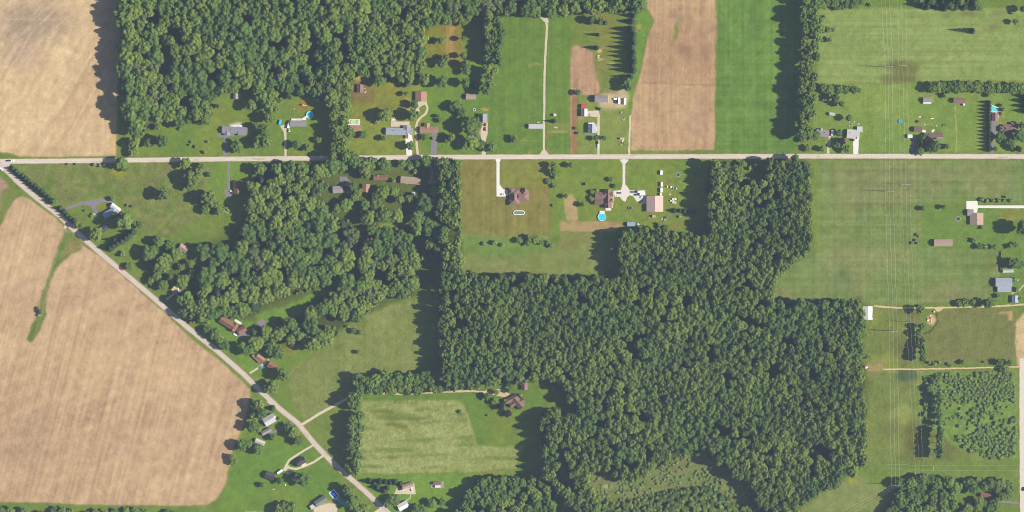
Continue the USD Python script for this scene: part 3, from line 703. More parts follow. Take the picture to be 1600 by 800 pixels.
DRIVES = [
 ('driveway', [strip([(351, 247), (352, 230), (354, 213), (356, 209)], 6), wpoly([(341, 208), (366, 205), (366, 213), (341, 214)])], 'asphalt', 'grey asphalt drive with a turning bay before the grey ranch house', 0.3),
 ('driveway', [strip([(357, 250), (357, 300)], 4.2), wpoly([(350, 297), (361, 295), (361, 306), (357, 310), (353, 306), (350, 300)])], 'asphalt', 'narrow grey drive beside the red brown house at the wood', 0.3),
 ('driveway', [strip([(446, 246), (446, 215), (445, 200)], 3.6), wpoly([(437, 197), (448, 194), (447, 208), (443, 206)])], 'gravel', 'sandy track up to the grey mobile home with round pool', 0.4),
 ('driveway', [wpoly([(632, 206), (643, 206), (645, 220), (644, 242), (635, 243), (634, 222)])], 'concrete', 'pale concrete drive of the long grey ranch house', 0.15),
 ('driveway', [strip([(653, 243), (651, 225), (650, 200), (652, 190), (658, 183), (665, 178), (668, 170), (665, 160)], 3.4), wpoly([(650, 159), (667, 158), (664, 163), (655, 168), (656, 176), (650, 178)])], 'gravel', 'curving gravel drive to the brown roofed garage', 0.4),
 ('driveway', [wpoly([(674, 207), (685, 207), (683, 220), (682, 243), (672, 243), (674, 222)])], 'asphalt', 'grey asphalt drive of the pink brown ranch house', 0.15),
 ('driveway', [wpoly([(752, 192), (762, 191), (762, 208), (759, 220), (759, 243), (752, 243), (755, 225), (751, 212)])], 'gravel', 'pinkish gravel drive under the two red cars', 0.3),
 ('driveway', [strip([(850, 243), (850, 200), (850.5, 150), (851, 110), (853, 70), (855, 40), (852, 30), (845, 27), (830, 24.5)], 3.2), wpoly([(842, 243), (848, 234), (852, 234), (859, 243)]), wpoly([(840, 24), (856, 28), (858, 36), (850, 34)])], 'gravel', 'long cream gravel lane running up to the wood edge', 0.3),
 ('driveway', [strip([(935, 243), (935, 215), (935.5, 180), (933, 173)], 3.6), wpoly([(916, 174), (936, 172), (937, 182), (930, 183), (918, 181)])], 'gravel', 'pale drive along the white farmhouse', 0.3),
 ('driveway', [strip([(983, 242), (983.5, 215), (985, 180)], 3)], 'gravel', 'dirt track along the left edge of the tan plowed field', 0.5),
 ('driveway', [strip([(778.2, 248), (778.2, 300)], 4.8), wpoly([(775.8, 288), (780.8, 288), (786, 295.5), (794, 296.5), (794, 305), (788, 307), (776, 307)]), wpoly([(774, 249), (783, 249), (780.5, 254), (776, 254)])], 'concrete', 'white concrete drive of the large hip roofed house', 0.05),
 ('driveway', [strip([(975, 248), (975, 280), (974.5, 296)], 4.0), wpoly([(968, 249), (983, 249), (978, 256), (973, 256)]), wpoly([(972, 289), (978, 289), (984, 297), (1008, 298), (1009, 306), (1010, 319), (1003, 318), (994, 314), (990, 307), (984, 305), (980, 308), (977, 315), (973, 313), (968, 307), (958, 308), (958, 298), (970, 297)])], 'yard', 'pale gravel drive with a wide yard between brown house and pink barn', 0.3),
 ('driveway', [wpoly([(1510, 314), (1527, 314), (1528, 321), (1640, 321), (1640, 325.5), (1528, 325), (1526, 336), (1521, 336), (1521, 328), (1510, 327)])], 'concrete', 'white concrete pad and straight drive of the house at the right edge', 0.05),
 ('driveway', [strip([(1293.5, 240), (1295, 227), (1297, 219), (1296, 210)], 4)], 'gravel', 'short sandy drive beside the red car at the house under trees', 0.4),
 ('driveway', [wpoly([(1333, 216), (1342, 216), (1341, 240), (1333, 241)])], 'concrete', 'pale drive of the white roofed house', 0.15),
 ('driveway', [wpoly([(1425, 215), (1430, 214), (1430, 240), (1424.5, 240)])], 'asphalt', 'grey drive below the small white shed', 0.2),
 ('driveway', [wpoly([(1549, 188), (1557, 188), (1557, 206), (1552, 212), (1552, 240), (1546, 240), (1548, 215)])], 'asphalt', 'grey drive of the house with the turquoise pool', 0.2),
 ('driveway', [strip([(1365, 478), (1400, 481), (1460, 481), (1500, 480), (1560, 478.5), (1585, 477), (1640, 472)], 2.6), wpoly([(1440, 480), (1476, 480), (1468, 487), (1464, 487), (1460, 482)])], 'sand', 'sandy lane above the olive brown fallow field', 0.4),
 ('driveway', [strip([(1380, 577), (1420, 577), (1480, 576), (1540, 574.5), (1592, 573)], 2.2)], 'sand', 'narrow sandy lane below the olive brown fallow field', 0.4),
 ('driveway', [strip([(1594, 786), (1565, 784), (1545, 780)], 3)], 'asphalt', 'short grey drive of the house among trees at the lower right corner', 0.3),
 ('driveway', [strip([(1600, 445), (1592, 455), (1580, 459)], 2)], 'sand', 'short sandy path by the blue grey barn', 0.4),
 ('driveway', [wpoly([(98, 327), (110, 321), (130, 315), (150, 311), (160, 309.5), (168, 311), (178, 317), (176, 321), (166, 316), (154, 317), (150, 322), (152, 330), (156, 337), (152, 338), (147, 330), (142, 322), (128, 320), (112, 325), (100, 329)])], 'asphalt', 'grey asphalt drive looping to the white roofed house at the left', 0.3),
 ('driveway', [strip([(468, 665), (476, 661), (500, 646), (540, 624), (556, 613), (570, 612)], 4.2)], 'gravel', 'pale gravel drive leaving the diagonal road towards the hedge', 0.2),
 ('driveway', [strip([(558, 614), (580, 614.5), (625, 615.5), (700, 612), (740, 611), (760, 613)], 3.2), wpoly([(757, 610), (775, 608), (789, 608), (795, 613), (798, 617), (790, 621), (775, 618), (765, 617)])], 'sand', 'cream gravel drive under the hedge to the hillside house', 0.4),
 ('driveway', [strip([(459, 659), (440, 668), (418, 680)], 3.2)], 'asphalt', 'grey drive of the house with solar panels', 0.2),
 ('driveway', [LineString([P(x, y)[:2] for x, y in ((489, 696), (475, 704), (462, 712), (452, 719), (448, 726), (452, 731), (462, 733), (475, 729), (490, 722), (505, 712))]).buffer(1.25), wpoly([(447, 724), (452, 731), (446, 736), (442, 735)])], 'gravel', 'gravel loop drive circling the dark roofed house', 0.2),
 ('driveway', [strip([(390, 583), (402, 576), (413, 568), (420, 562)], 3.2)], 'gravel', 'pale drive of the brown house beside the diagonal road', 0.2),
 ('driveway', [strip([(260, 468), (268, 462), (276, 457)], 3)], 'gravel', 'short drive under trees beside the diagonal road', 0.3),
 ('driveway', [wpoly([(366, 521), (378, 515), (390, 514), (390, 520), (380, 527), (370, 526)])], 'asphalt', 'grey yard before the red brown angled house', 0.3),
 ('driveway', [wpoly([(619, 764), (626, 757), (647, 755), (650, 772), (616, 772)]), strip([(642, 771), (641, 778), (634, 783)], 1.2)], 'gravel', 'grey yard in front of the white garage lot', 0.2),
 ('driveway', [wpoly([(576, 806), (588, 797), (596, 793), (604, 800), (606, 812), (590, 812)])], 'gravel', 'pale road mouth at the bottom of the diagonal road', 0.3),
 ('driveway', [wpoly([(490, 795), (500, 790), (515, 786), (527, 788), (527, 812), (490, 812)])], 'gravel', 'sandy farmyard below the green roofed shed', 0.4),
 ('driveway', [wpoly([(416, 628), (422, 626), (428, 631), (424, 634)])], 'gravel', 'small sandy pull off above the house with solar panels', 0.3),
 ('driveway', [strip([(448, 246), (448, 250)], 3), strip([(101, 357), (103, 352)], 4)], 'gravel', 'short gravel field entrance at the diagonal road', 0.2),
 ('driveway', [wpoly([(531, 276), (541, 276), (548, 285), (541, 290), (532, 290)])], 'asphalt', 'grey yard between two small houses below the main road', 0.3),
 ('driveway', [strip([(672, 248), (673, 262), (676, 275)], 6), strip([(652, 262), (630, 262), (640, 256)], 2.5)], 'asphalt', 'shaded grey drive below the main road under trees', 0.3),
]
for i, (nm, polys, mt, lab, edge) in enumerate(DRIVES):
    sheet(nm, unary_union(polys), 0.036, mt, lab, 'driveway', edge, 20 + i)
for nm, pts, mt, lab in (
    ('patio', [(360, 195), (378, 194.5), (378, 198.5), (360, 198.5)], 'concrete', 'white patio behind the grey ranch house'),
    ('patio', [(611, 184), (617, 183), (619, 190), (640, 190), (640, 198), (611, 198)], 'gravel', 'sandy patio behind the long grey ranch house'),
    ('patio', [(1543, 174), (1550, 168), (1562, 175), (1560, 188), (1552, 186), (1545, 180)], 'gravel', 'cream patio around the turquoise pool'),
    ('patio', [(272, 447), (281, 452), (284, 458), (270, 459), (266, 452)], 'sand', 'bright sandy patio under trees by the diagonal road'),
    ('patio', [(401, 504), (409, 498), (417, 503), (408, 511)], 'asphalt', 'blue grey concrete court in the clearing'),
    ('patio', [(1461, 202), (1456, 203), (1456, 207), (1447, 207), (1446, 203), (1441, 203), (1441, 206), (1446, 209), (1457, 209)], 'concrete', 'small pale patio behind the long brown house')):
    solo(nm, slab(wpoly(pts).buffer(0), -0.05, 0.045), M[mt], lab, 'patio', kind='structure')
# ------------------------------------------------------------------ trees: prototypes (classes), then one Xform per tree
_ico = trimesh.creation.icosphere(subdivisions=2)
_ico1 = trimesh.creation.icosphere(subdivisions=1)

def leaf_cards(pts, nrm, size, rg, spread=0.42):
    """small four-cornered leaves lying roughly across the normals"""
    n = len(pts)
    nn = nrm + rg.normal(0, spread, (n, 3))
    nn /= np.linalg.norm(nn, axis=1, keepdims=True)
    t = np.cross(nn, rg.normal(size=(n, 3)))
    t /= np.linalg.norm(t, axis=1, keepdims=True) + 1e-9
    b = np.cross(nn, t)
    s = size * rg.uniform(0.6, 1.3, (n, 1))
    v = np.stack([pts - t * s, pts + b * s * 0.6, pts + t * s, pts - b * s * 0.6], 1).reshape(-1, 3)
    k = np.arange(n)[:, None] * 4
    f = np.vstack([np.hstack([k, k + 1, k + 2]), np.hstack([k, k + 2, k + 3])])
    return v, f

def join(vf):
    vs, fs, o = [], [], 0
    for v, f in vf:
        vs.append(v); fs.append(np.asarray(f) + o); o += len(v)
    return np.vstack(vs), np.vstack(fs)

def broad_crown(seed, n_blob, leaves, lobes=0.16, ragged=0.0):
    """crown of radius about 1 and height 1 (scaled later): boughs as lumpy clumps, leaves over them"""
    rg = np.random.default_rng(seed)
    vf = []
    lob = rg.uniform(0, 6.28, 3)
    base = _ico1
    for i in range(n_blob):
        # points spread over a dome that is fuller above
        u = rg.uniform(-0.25, 1.0)
        th = i * 2.399963 + rg.normal(0, 0.25)
        rad = math.sqrt(max(0.0, 1 - max(u, 0) ** 2)) * (1.0 if u > 0 else 0.92)
        inner = rg.uniform(0.45, 1.0) if rg.random() < 0.4 else rg.uniform(0.78, 1.0)
        edge = 1 + lobes * math.sin(3 * th + lob[0]) + lobes * 0.7 * math.sin(5 * th + lob[1])
        r = rad * 0.80 * inner * edge
        c = np.array([r * math.cos(th), r * math.sin(th), 0.42 + 0.45 * u * (0.75 + 0.25 * inner) + rg.normal(0, 0.05)])
        br = rg.uniform(0.17, 0.33) * (1 - 0.25 * (inner < 0.7))
        sc = np.array([br, br, br * rg.uniform(0.62, 0.9)])
        v = base.vertices * (1 + rg.normal(0, 0.12, (len(base.vertices), 1)))
        v = v * sc * 0.9 + c
        vf.append((v, base.faces))
        d = rg.normal(size=(leaves, 3)); d[:, 2] = np.abs(d[:, 2]) * 0.9 - 0.25
        d /= np.linalg.norm(d, axis=1, keepdims=True)
        vf.append(leaf_cards(c + d * sc * rg.uniform(0.85, 1.12 + ragged, (leaves, 1)), d, 0.062, rg))
    core = _ico.vertices * (1 + rg.normal(0, 0.06, (len(_ico.vertices), 1))) * [0.70, 0.70, 0.40] + [0, 0, 0.44]
    vf.append((core, _ico.faces))
    v, f = join(vf)
    v[:, 2] = np.clip(v[:, 2], 0.02, None)
    v[:, 2] /= v[:, 2].max()
    return v, f

def cone_crown(seed, layers, boughs, droop=0.16, fat=1.0):
    """conifer crown of radius 1, height 1: whorls of drooping boughs that shorten upwards"""
    rg = np.random.default_rng(seed)
    vf = []
    for l in range(layers):
        t = l / (layers - 1)
        z = 0.06 + 0.90 * t
        R = (1 - t) ** 0.85 * fat + 0.05
        n = max(5, int(boughs * (1 - 0.55 * t)))
        for k in range(n):
            th = 6.283 * (k + 0.5 * (l % 2)) / n + rg.normal(0, 0.12)
            L = R * rg.uniform(0.82, 1.08)
            d = np.array([math.cos(th), math.sin(th), 0]); s = np.array([-math.sin(th), math.cos(th), 0])
            w = 0.62 * 3.14 * L / n * 1.5
            h = 0.9 / layers
            a = np.array([0, 0, z + h * 0.7]); m = d * L * 0.6 + [0, 0, z + h * 0.25 - droop * L * .2]; e = d * L + [0, 0, z - droop * L * 0.5]
            v = np.array([a, m + s * w, m - s * w, e, m - [0, 0, h * .7]])
            vf.append((v, np.array([[0, 2, 1], [1, 2, 3], [0, 1, 4], [0, 4, 2], [1, 3, 4], [2, 4, 3]])))
            q = rg.uniform(0.2, 1.0, (6, 1))
            pts = d * L * q + s * rg.normal(0, w * 0.5, (6, 1)) + np.c_[np.zeros((6, 2)), z + h * 0.4 * (1 - q[:, 0]) - droop * L * 0.4 * q[:, 0]]
            vf.append(leaf_cards(pts, np.tile([d[0] * .4, d[1] * .4, 0.9], (6, 1)), 0.085, rg, 0.5))
    v, f = join(vf)
    v[:, 2] = np.clip(v[:, 2], 0.0, None)
    return v, f

def trunk_mesh(seed, h, r, limbs):
    rg = np.random.default_rng(seed)
    ms = [cyl(r * 1.35, h * 0.15, (0, 0, 0), 8, r), cyl(r, h * 0.75, (0, 0, h * 0.15), 8, r * 0.35)]
    for i in range(limbs):
        th = 6.283 * i / max(limbs, 1) + rg.normal(0, 0.3)
        z = h * rg.uniform(0.35, 0.6)
        ms.append(bar((0, 0, z), (math.cos(th) * r * 7, math.sin(th) * r * 7, z + h * 0.22), r * 0.35, 5))
    return cat(*ms)

CLS = {}
def tree_class(key, crown, base, mat, trunk_h, trunk_r, limbs=4):
    """class prim with the parts trunk and crown; crown: unit mesh, drawn from base to 1 of the unit height"""
    path = '/World/kind_' + key
    stage.CreateClassPrim(path).SetTypeName('Xform')
    v, f = crown
    v = v.copy(); v[:, 2] = base + v[:, 2] * (1 - base)
    usdkit.mesh(stage, path + '/crown', (v, f), M[mat])
    tr = trunk_mesh(hash(len(key)) % 97, trunk_h, trunk_r, limbs)
    usdkit.mesh(stage, path + '/trunk', tr, M['bark'])
    CLS.setdefault(key.rsplit('_', 1)[0], []).append(path)

for i in range(10):
    tree_class('broadleaf_' + 'abcdefghij'[i], broad_crown(100 + i, 40 + 6 * (i % 4), 40, 0.07 + 0.035 * (i % 4), 0.06 * (i % 2)), 0.42 - 0.06 * (i % 3),
               ('leaf', 'leaf_deep', 'leaf', 'leaf_light', 'leaf', 'leaf_deep', 'leaf_light', 'leaf', 'leaf', 'leaf_deep')[i], 0.62, 0.045)
for i in range(2):
    tree_class('bright_' + 'ab'[i], broad_crown(140 + i, 30, 46, 0.12), 0.25, 'leaf_bright', 0.6, 0.045)
    tree_class('purple_' + 'ab'[i], broad_crown(150 + i, 26, 40, 0.08), 0.25, 'leaf_purple', 0.6, 0.045)
    tree_class('olive_' + 'ab'[i], broad_crown(160 + i, 28, 34, 0.15), 0.28, 'leaf_brown', 0.6, 0.045)
for i in range(3):
    tree_class('conifer_' + 'abc'[i], cone_crown(170 + i, 11, 12, 0.16, 1.0), 0.06, 'needle', 0.7, 0.035, 0)
for i in range(2):
    tree_class('column_' + 'ab'[i], cone_crown(180 + i, 9, 10, 0.05, 1.0), 0.02, 'needle', 0.5, 0.03, 0)
for i in range(4):
    tree_class('bush_' + 'abcd'[i], broad_crown(190 + i, 16, 30, 0.2), 0.02, 'shrub', 0.4, 0.03, 2)

TREES = 0
def put_tree(name, kind, px, py, r_px, h, label, category, group=None, rot=None, k=None):
    """an Xform referencing one of the kind's classes"""
    global TREES
    TREES += 1
    pool = CLS[kind]
    src = pool[(k if k is not None else int(RNG.integers(len(pool)))) % len(pool)]
    path = '/World/' + numbered(name, '/World')
    x = UsdGeom.Xform.Define(stage, path)
    x.AddTranslateOp().Set(Gf.Vec3d(*P(px, py)))
    x.AddRotateZOp().Set(float(RNG.uniform(0, 360) if rot is None else rot))
    r = r_px * S
    x.AddScaleOp().Set(Gf.Vec3f(r * float(RNG.uniform(.93, 1.07)), r * float(RNG.uniform(.93, 1.07)), h))
    pr = x.GetPrim()
    pr.GetReferences().AddInternalReference(src)
    pr.SetInstanceable(True)
    tag(pr, label, category, group)

# --- the woods: crowns dart-thrown at varied spacing; the widest stand as trees of their own, the rest as one mass per wood
TONE = ('mid', 'deep', 'mid', 'light', 'mid', 'deep', 'light', 'mid', 'mid', 'deep')
TONED = {t: [i for i, q in enumerate(TONE) if q == t] for t in ('deep', 'mid', 'light')}
def tone_pick(x, y, rg):
    t = 0.75 * float(meshkit.noise(np.array([[x / 42.0, y / 42.0, 5.0]]), 21)[0]) + 0.25 * rg.random() + rg.normal(0, 0.10)
    c = TONED['deep' if t < 0.36 else 'light' if t > 0.62 else 'mid']
    return c[int(rg.integers(len(c)))]

def scatter(poly, r0, r1, seed, gap=0.0, overlap=0.82, edge=0.35):
    rg = np.random.default_rng(seed)
    x0, y0, x1, y1 = poly.bounds
    area = (x1 - x0) * (y1 - y0)
    n = int(area / (r0 * r0) * 2.2)
    X = rg.uniform((x0, y0), (x1, y1), (n, 2))
    shapely.prepare(poly)
    X = X[shapely.contains_xy(poly, X[:, 0], X[:, 1])]
    big = meshkit.noise(np.c_[X / 55.0, np.zeros(len(X))], seed)
    R = r0 + (r1 - r0) * np.clip(rg.beta(1.6, 2.2, len(X)) * 0.75 + 0.5 * (big - 0.25), 0, 1)
    shrink = poly.buffer(-edge * r0)
    shapely.prepare(shrink)
    ok = shapely.contains_xy(shrink, X[:, 0], X[:, 1])
    X, R = X[ok], R[ok]
    order = np.argsort(-R + rg.normal(0, (r1 - r0) * 0.35, len(R)))
    cell = r1 * 2
    grid, out = {}, []
    for i in order:
        x, y, r = X[i, 0], X[i, 1], R[i]
        cx, cy = int(x // cell), int(y // cell)
        good = True
        for a in (-1, 0, 1):
            for b in (-1, 0, 1):
                for (qx, qy, qr) in grid.get((cx + a, cy + b), ()):
                    if (x - qx) ** 2 + (y - qy) ** 2 < ((r + qr) * overlap) ** 2:
                        good = False; break
                if not good: break
            if not good: break
        if good:
            grid.setdefault((cx, cy), []).append((x, y, r))
            if rg.random() >= gap:
                out.append((x, y, r))
    return out

def nth(i):
    return '%d%s' % (i, 'th' if 10 <= i % 100 <= 20 else {1: 'st', 2: 'nd', 3: 'rd'}.get(i % 10, 'th'))
def wood(name, poly, r0, r1, h0, h1, seed, label, one, group, single, gap=0.04, hseed=0, kinds=(('broadleaf', .90), ('olive', .04), ('bright', .05)), overlap=0.66, tone=40.0, tall=None):
    pts = scatter(poly, r0, r1, seed, gap, overlap)
    rg = np.random.default_rng(seed + 1)
    pts.sort(key=lambda t: -t[2])
    rows = []
    ins = sorted(t[0] for k, t in enumerate(pts) if k < single and 8 < t[0] < 1592 and 6 < t[1] < 794)
    for i, (x, y, r) in enumerate(pts):
        hn = float(meshkit.noise(np.array([[x / tone, y / tone, hseed]]), seed + 3)[0])
        f = (r - r0) / (r1 - r0)
        h = h0 + (h1 - h0) * np.clip(0.30 * f + 0.6 * hn + rg.normal(0.07, 0.10), 0, 1)
        if tall is not None and tall(x, y):
            h = h1 * rg.uniform(0.92, 1.04)
        q, kind = rg.random(), kinds[-1][0]
        for kn, pr in kinds:
            if q < pr:
                kind = kn; break
            q -= pr
        inside = 8 < x < 1592 and 6 < y < 794
        if i < single and inside and single > 0:
            put_tree('forest_tree', kind, x, y, r * 1.16, h, '%s from the left among the %s' % (nth(ins.index(x) + 1), group), 'tree', group, k=tone_pick(x, y, rg) if kind == 'broadleaf' else None)
        else:
            rows.append((x, y, r * 1.16, h, kind))
    if not rows:
        return
    path = '/World/' + numbered(name, '/World')
    pi = UsdGeom.PointInstancer.Define(stage, path)
    names, targets = [], []
    for kn in dict.fromkeys(r[4] for r in rows):
        for src in CLS[kn]:
            pp = path + '/' + src.rsplit('/', 1)[1].replace('kind_', 'tree_')
            pr = UsdGeom.Xform.Define(stage, pp).GetPrim()
            pr.GetReferences().AddInternalReference(src)
            names.append((kn, pp)); targets.append(Sdf.Path(pp))
    pi.CreatePrototypesRel().SetTargets(targets)
    by = {}
    for i, (kn, pp) in enumerate(names):
        by.setdefault(kn, []).append(i)
    idx = [by[r[4]][tone_pick(r[0], r[1], rg) if r[4] == 'broadleaf' else int(rg.integers(len(by[r[4]])))] for r in rows]
    pi.CreateProtoIndicesAttr(Vt.IntArray([int(i) for i in idx]))
    pi.CreatePositionsAttr(Vt.Vec3fArray([Gf.Vec3f(*P(r[0], r[1])) for r in rows]))
    pi.CreateScalesAttr(Vt.Vec3fArray([Gf.Vec3f(r[2] * S, r[2] * S, r[3]) for r in rows]))
    ang = rg.uniform(0, math.pi, len(rows))
    pi.CreateOrientationsAttr(Vt.QuathArray([Gf.Quath(math.cos(a), 0, 0, math.sin(a)) for a in ang]))
    tag(pi.GetPrim(), label, 'wood', None, 'stuff')

wood('woodland', WOOD_NW, 5.0, 14.0, 17, 26, 301, 'dense green broadleaf wood filling the upper left behind the houses', 'broad green crowned tree, one of the widest in the upper left wood', 'widest trees of the upper left wood', 70, tall=lambda x, y: x < 208 or 505 < x < 530)
wood('woodland', WOOD_C, 3.6, 9.5, 15, 25, 302, 'dense green broadleaf wood in the centre reaching to the bottom edge', 'broad green crowned tree, one of the widest in the central wood', 'widest trees of the central wood', 90, gap=0.07, tall=lambda x, y: (x < 712 and y > 400) or (x < 870 and y > 610) or (x < 1130 and y < 350) or (x < 985 and 355 < y < 432))
wood('woodland', WOOD_S, 5.0, 9.0, 13, 20, 303, 'block of broadleaf wood at the bottom edge left of the marsh', 'broad green crowned tree, one of the widest in the bottom edge wood', 'widest trees of the bottom edge wood', 16)
wood('woodland', WOOD_W, 6.5, 13.0, 13, 23, 304, 'open broadleaf wood between the diagonal road and the main road', 'broad green crowned tree, one of the widest in the left open wood', 'widest trees of the left open wood', 45, 0.08, kinds=(('broadleaf', .86), ('olive', .06), ('bright', .04), ('conifer', .04)))
wood('woodland', WOOD_W2, 6.0, 12.0, 12, 21, 305, 'broadleaf wood above the green corner meadow', 'broad green crowned tree, one of the widest above the corner meadow', 'widest trees above the corner meadow', 40, 0.08, kinds=(('broadleaf', .88), ('olive', .07), ('bright', .05)))
wood('thicket', THICKET, 2.2, 4.6, 3, 7, 306, 'low bushy thicket along the lower side of the marsh', '', '', 0, 0.25, kinds=(('broadleaf', .6), ('bush', .4)))
wood('thicket', Polygon([(1062, 690), (1108, 690), (1118, 716), (1085, 712)]), 2.2, 4.5, 3, 6, 307, 'low green bushes at the upper right rim of the marsh', '', '', 0, 0.2, kinds=(('broadleaf', .6), ('bush', .4)))

wood('marsh_scrub', Polygon(MARSH).buffer(2), 1.0, 3.4, 0.8, 3.0, 308, 'pale scrub and young willows over the marsh clearing', '', '', 0, 0.62, kinds=(('bush', 1.0),), overlap=0.95)
# undergrowth where the woods meet the fields
for wd, sd, nm in ((WOOD_NW, 331, 'upper left'), (WOOD_C, 332, 'central'), (WOOD_S, 333, 'bottom edge'), (WOOD_W, 334, 'left open'), (WOOD_W2, 335, 'corner meadow')):
    ring = wd.buffer(2.6).difference(wd.buffer(-2.0)).difference(sbox(-50, 243, 1650, 254))
    wood('undergrowth', ring, 1.3, 3.4, 1.5, 6.0, sd, 'low bushes and saplings along the margin of the %s wood' % nm, '', '', 0, 0.45, kinds=(('bush', .6), ('broadleaf', .4)), overlap=0.8)
# --- rows, hedges and belts whose trees stand one by one
def belt(poly, r0, r1, h0, h1, seed, label, group, kinds=(('broadleaf', 1.0),), name='hedgerow_tree', category='tree', overlap=0.66, gap=0.0):
    rg = np.random.default_rng(seed)
    pts = scatter(Polygon(poly), r0, r1, seed, gap, overlap, 0.2)
    b = Polygon(poly).bounds
    tall = (b[3] - b[1]) > (b[2] - b[0])
    pts.sort(key=(lambda t: t[1]) if tall else (lambda t: t[0]))
    for i, (x, y, r) in enumerate(pts):
        q, kind = rg.random(), kinds[-1][0]
        for kn, pr in kinds:
            if q < pr:
                kind = kn; break
            q -= pr
        lab = '%s from the %s, %s' % (nth(i + 1), 'top' if tall else 'left', label)
        put_tree(name, kind, x, y, r * 1.2, rg.uniform(h0, h1), lab, category, group)
belt([(512, 152), (545, 150), (549, 200), (549, 244), (518, 246), (522, 200)], 6, 9, 17, 22, 401, 'tree in the belt right of the grey mobile home', 'tree belt right of the grey mobile home')
belt([(760, 22), (785, 25), (786, 60), (782, 100), (772, 130), (765, 148), (758, 142), (760, 110), (758, 80)], 5, 8.5, 17, 22, 402, 'tree in the belt left of the long cream lane', 'tree belt left of the long cream lane')
belt([(1250, -12), (1282, -12), (1279, 40), (1275, 100), (1271, 150), (1264, 200), (1256, 222), (1248, 222), (1250, 120)], 5.5, 9, 20, 26, 403, 'tree in the belt right of the green hay strip', 'tree belt right of the green hay strip')
belt([(1281, -8), (1348, -8), (1346, 8), (1322, 13), (1281, 12)], 4, 6, 6, 10, 404, 'tree of the top edge clump left of the wires', 'top edge clump left of the power lines')
belt([(1432, -8), (1526, -8), (1516, 8), (1492, 14), (1436, 13)], 4.5, 6.5, 10, 17, 405, 'conifer of the top edge clump right of wires', 'top edge conifers right of the power lines', (('conifer', 0.8), ('broadleaf', 0.2)), 'conifer_tree')
belt([(546, 604), (564, 602), (562, 736), (547, 736)], 6, 9, 16, 21, 406, 'tree in the belt left of the pale meadow', 'upright belt left of the pale meadow')
belt([(548, 587), (600, 586), (690, 588), (690, 611), (562, 611)], 6, 10, 13, 18, 407, 'tree in the belt above the pale meadow', 'level belt above the pale meadow')
belt([(1400, 752), (1420, 753), (1440, 746), (1470, 750), (1492, 752), (1498, 765), (1494, 790), (1480, 820), (1398, 820), (1388, 806)], 6, 10, 12, 18, 408, 'tree of the clump below the power lines', 'clump at the foot of the power lines')
belt([(1506, 750), (1540, 747), (1566, 750), (1584, 754), (1584, 776), (1562, 776), (1552, 764), (1524, 766), (1512, 772)], 6, 9, 10, 15, 409, 'tree above the lower right red roofed house', 'trees above the lower right corner house')
belt([(1505, 788), (1530, 781), (1562, 786), (1560, 796), (1515, 812), (1500, 805)], 5, 8, 8, 13, 410, 'tree below the lower right red roofed house', 'trees below the lower right corner house')
belt([(-12, 795), (25, 793), (60, 800), (100, 796), (130, 798), (160, 800), (190, 797), (240, 796), (275, 798), (280, 816), (-12, 816)], 5, 8, 6, 10, 411, 'rounded tree in the bottom edge hedge below the huge field', 'hedge along the bottom edge', gap=0.1)
# ------------------------------------------------------------------ trees that stand alone or in small groups
# landmarks that a viewer can find, in photograph pixels
LAND = [('the ranch house with turning bay', 366, 204), ('the small shed at the wood edge', 368, 150), ('the grey mobile home', 466, 193), ('the small round pool', 484, 180),
        ('the brown shed in the dirt yard', 564, 138), ('the fenced green pool', 553, 190), ('the long grey ranch house', 624, 205), ('the brown roofed garage', 658, 151), ('the pink brown ranch house', 670, 202),
        ('the small tan shed', 736, 151), ('the two red cars', 759, 198), ('the long grey metal shed', 838, 197), ('the lilac roofed barn', 940, 154), ('the white farmhouse', 926, 200),
        ('the narrow tilled plot', 914, 110), ('the tan plowed field', 1050, 120), ('the large hip roofed house', 809, 307), ('the brown gabled house', 945, 312), ('the pink roofed barn', 1023, 318),
        ('the light blue shed', 986, 350), ('the grey house under trees', 1285, 209), ('the white house near the wires', 1332, 210), ('the two white tanks', 1288, 156), ('the long brown house', 1458, 211),
        ('the white fronted shed', 1449, 157), ('the mauve shed', 1499, 156), ('the turquoise pool', 1552, 170), ('the mauve hip roofed house', 1575, 201), ('the house with concrete pad', 1523, 338),
        ('the long pinkish shed', 1473, 379), ('the blue grey barn', 1567, 446), ('the dirt circle', 1455, 498), ('the white shed at the wood', 1356, 489), ('the white roofed angled house', 172, 331),
        ('the crossroads', 8, 255), ('the red brown house at wood', 371, 293), ('the grey cottage among trees', 287, 389), ('the bright sandy patio', 273, 454), ('the red brown angled house', 362, 509),
        ('the brown house with pale drive', 408, 565), ('the house with solar panels', 421, 655), ('the white shed in the lower lawn', 405, 690), ('the dark house inside the loop', 473, 721),
        ('the grey barn in the lower lawn', 420, 745), ('the green roofed shed', 502, 783), ('the white garage by the road', 629, 790), ('the shed on the deck', 683, 757), ('the hillside brown house', 808, 628),
        ('the red roofed lower right house', 1540, 773), ('the narrow grey roofed house', 640, 283), ('the red brick coloured roof', 594, 278), ('the pump hut in the grass strip', 63, 488), ('the upper right hay field', 1420, 60),
        ('the scrub field', 1515, 650), ('the lane end sign of the cream lane', 850, 240), ('the corner meadow', 560, 560)]
LAND = [l for l in LAND if 'sign' not in l[0]]

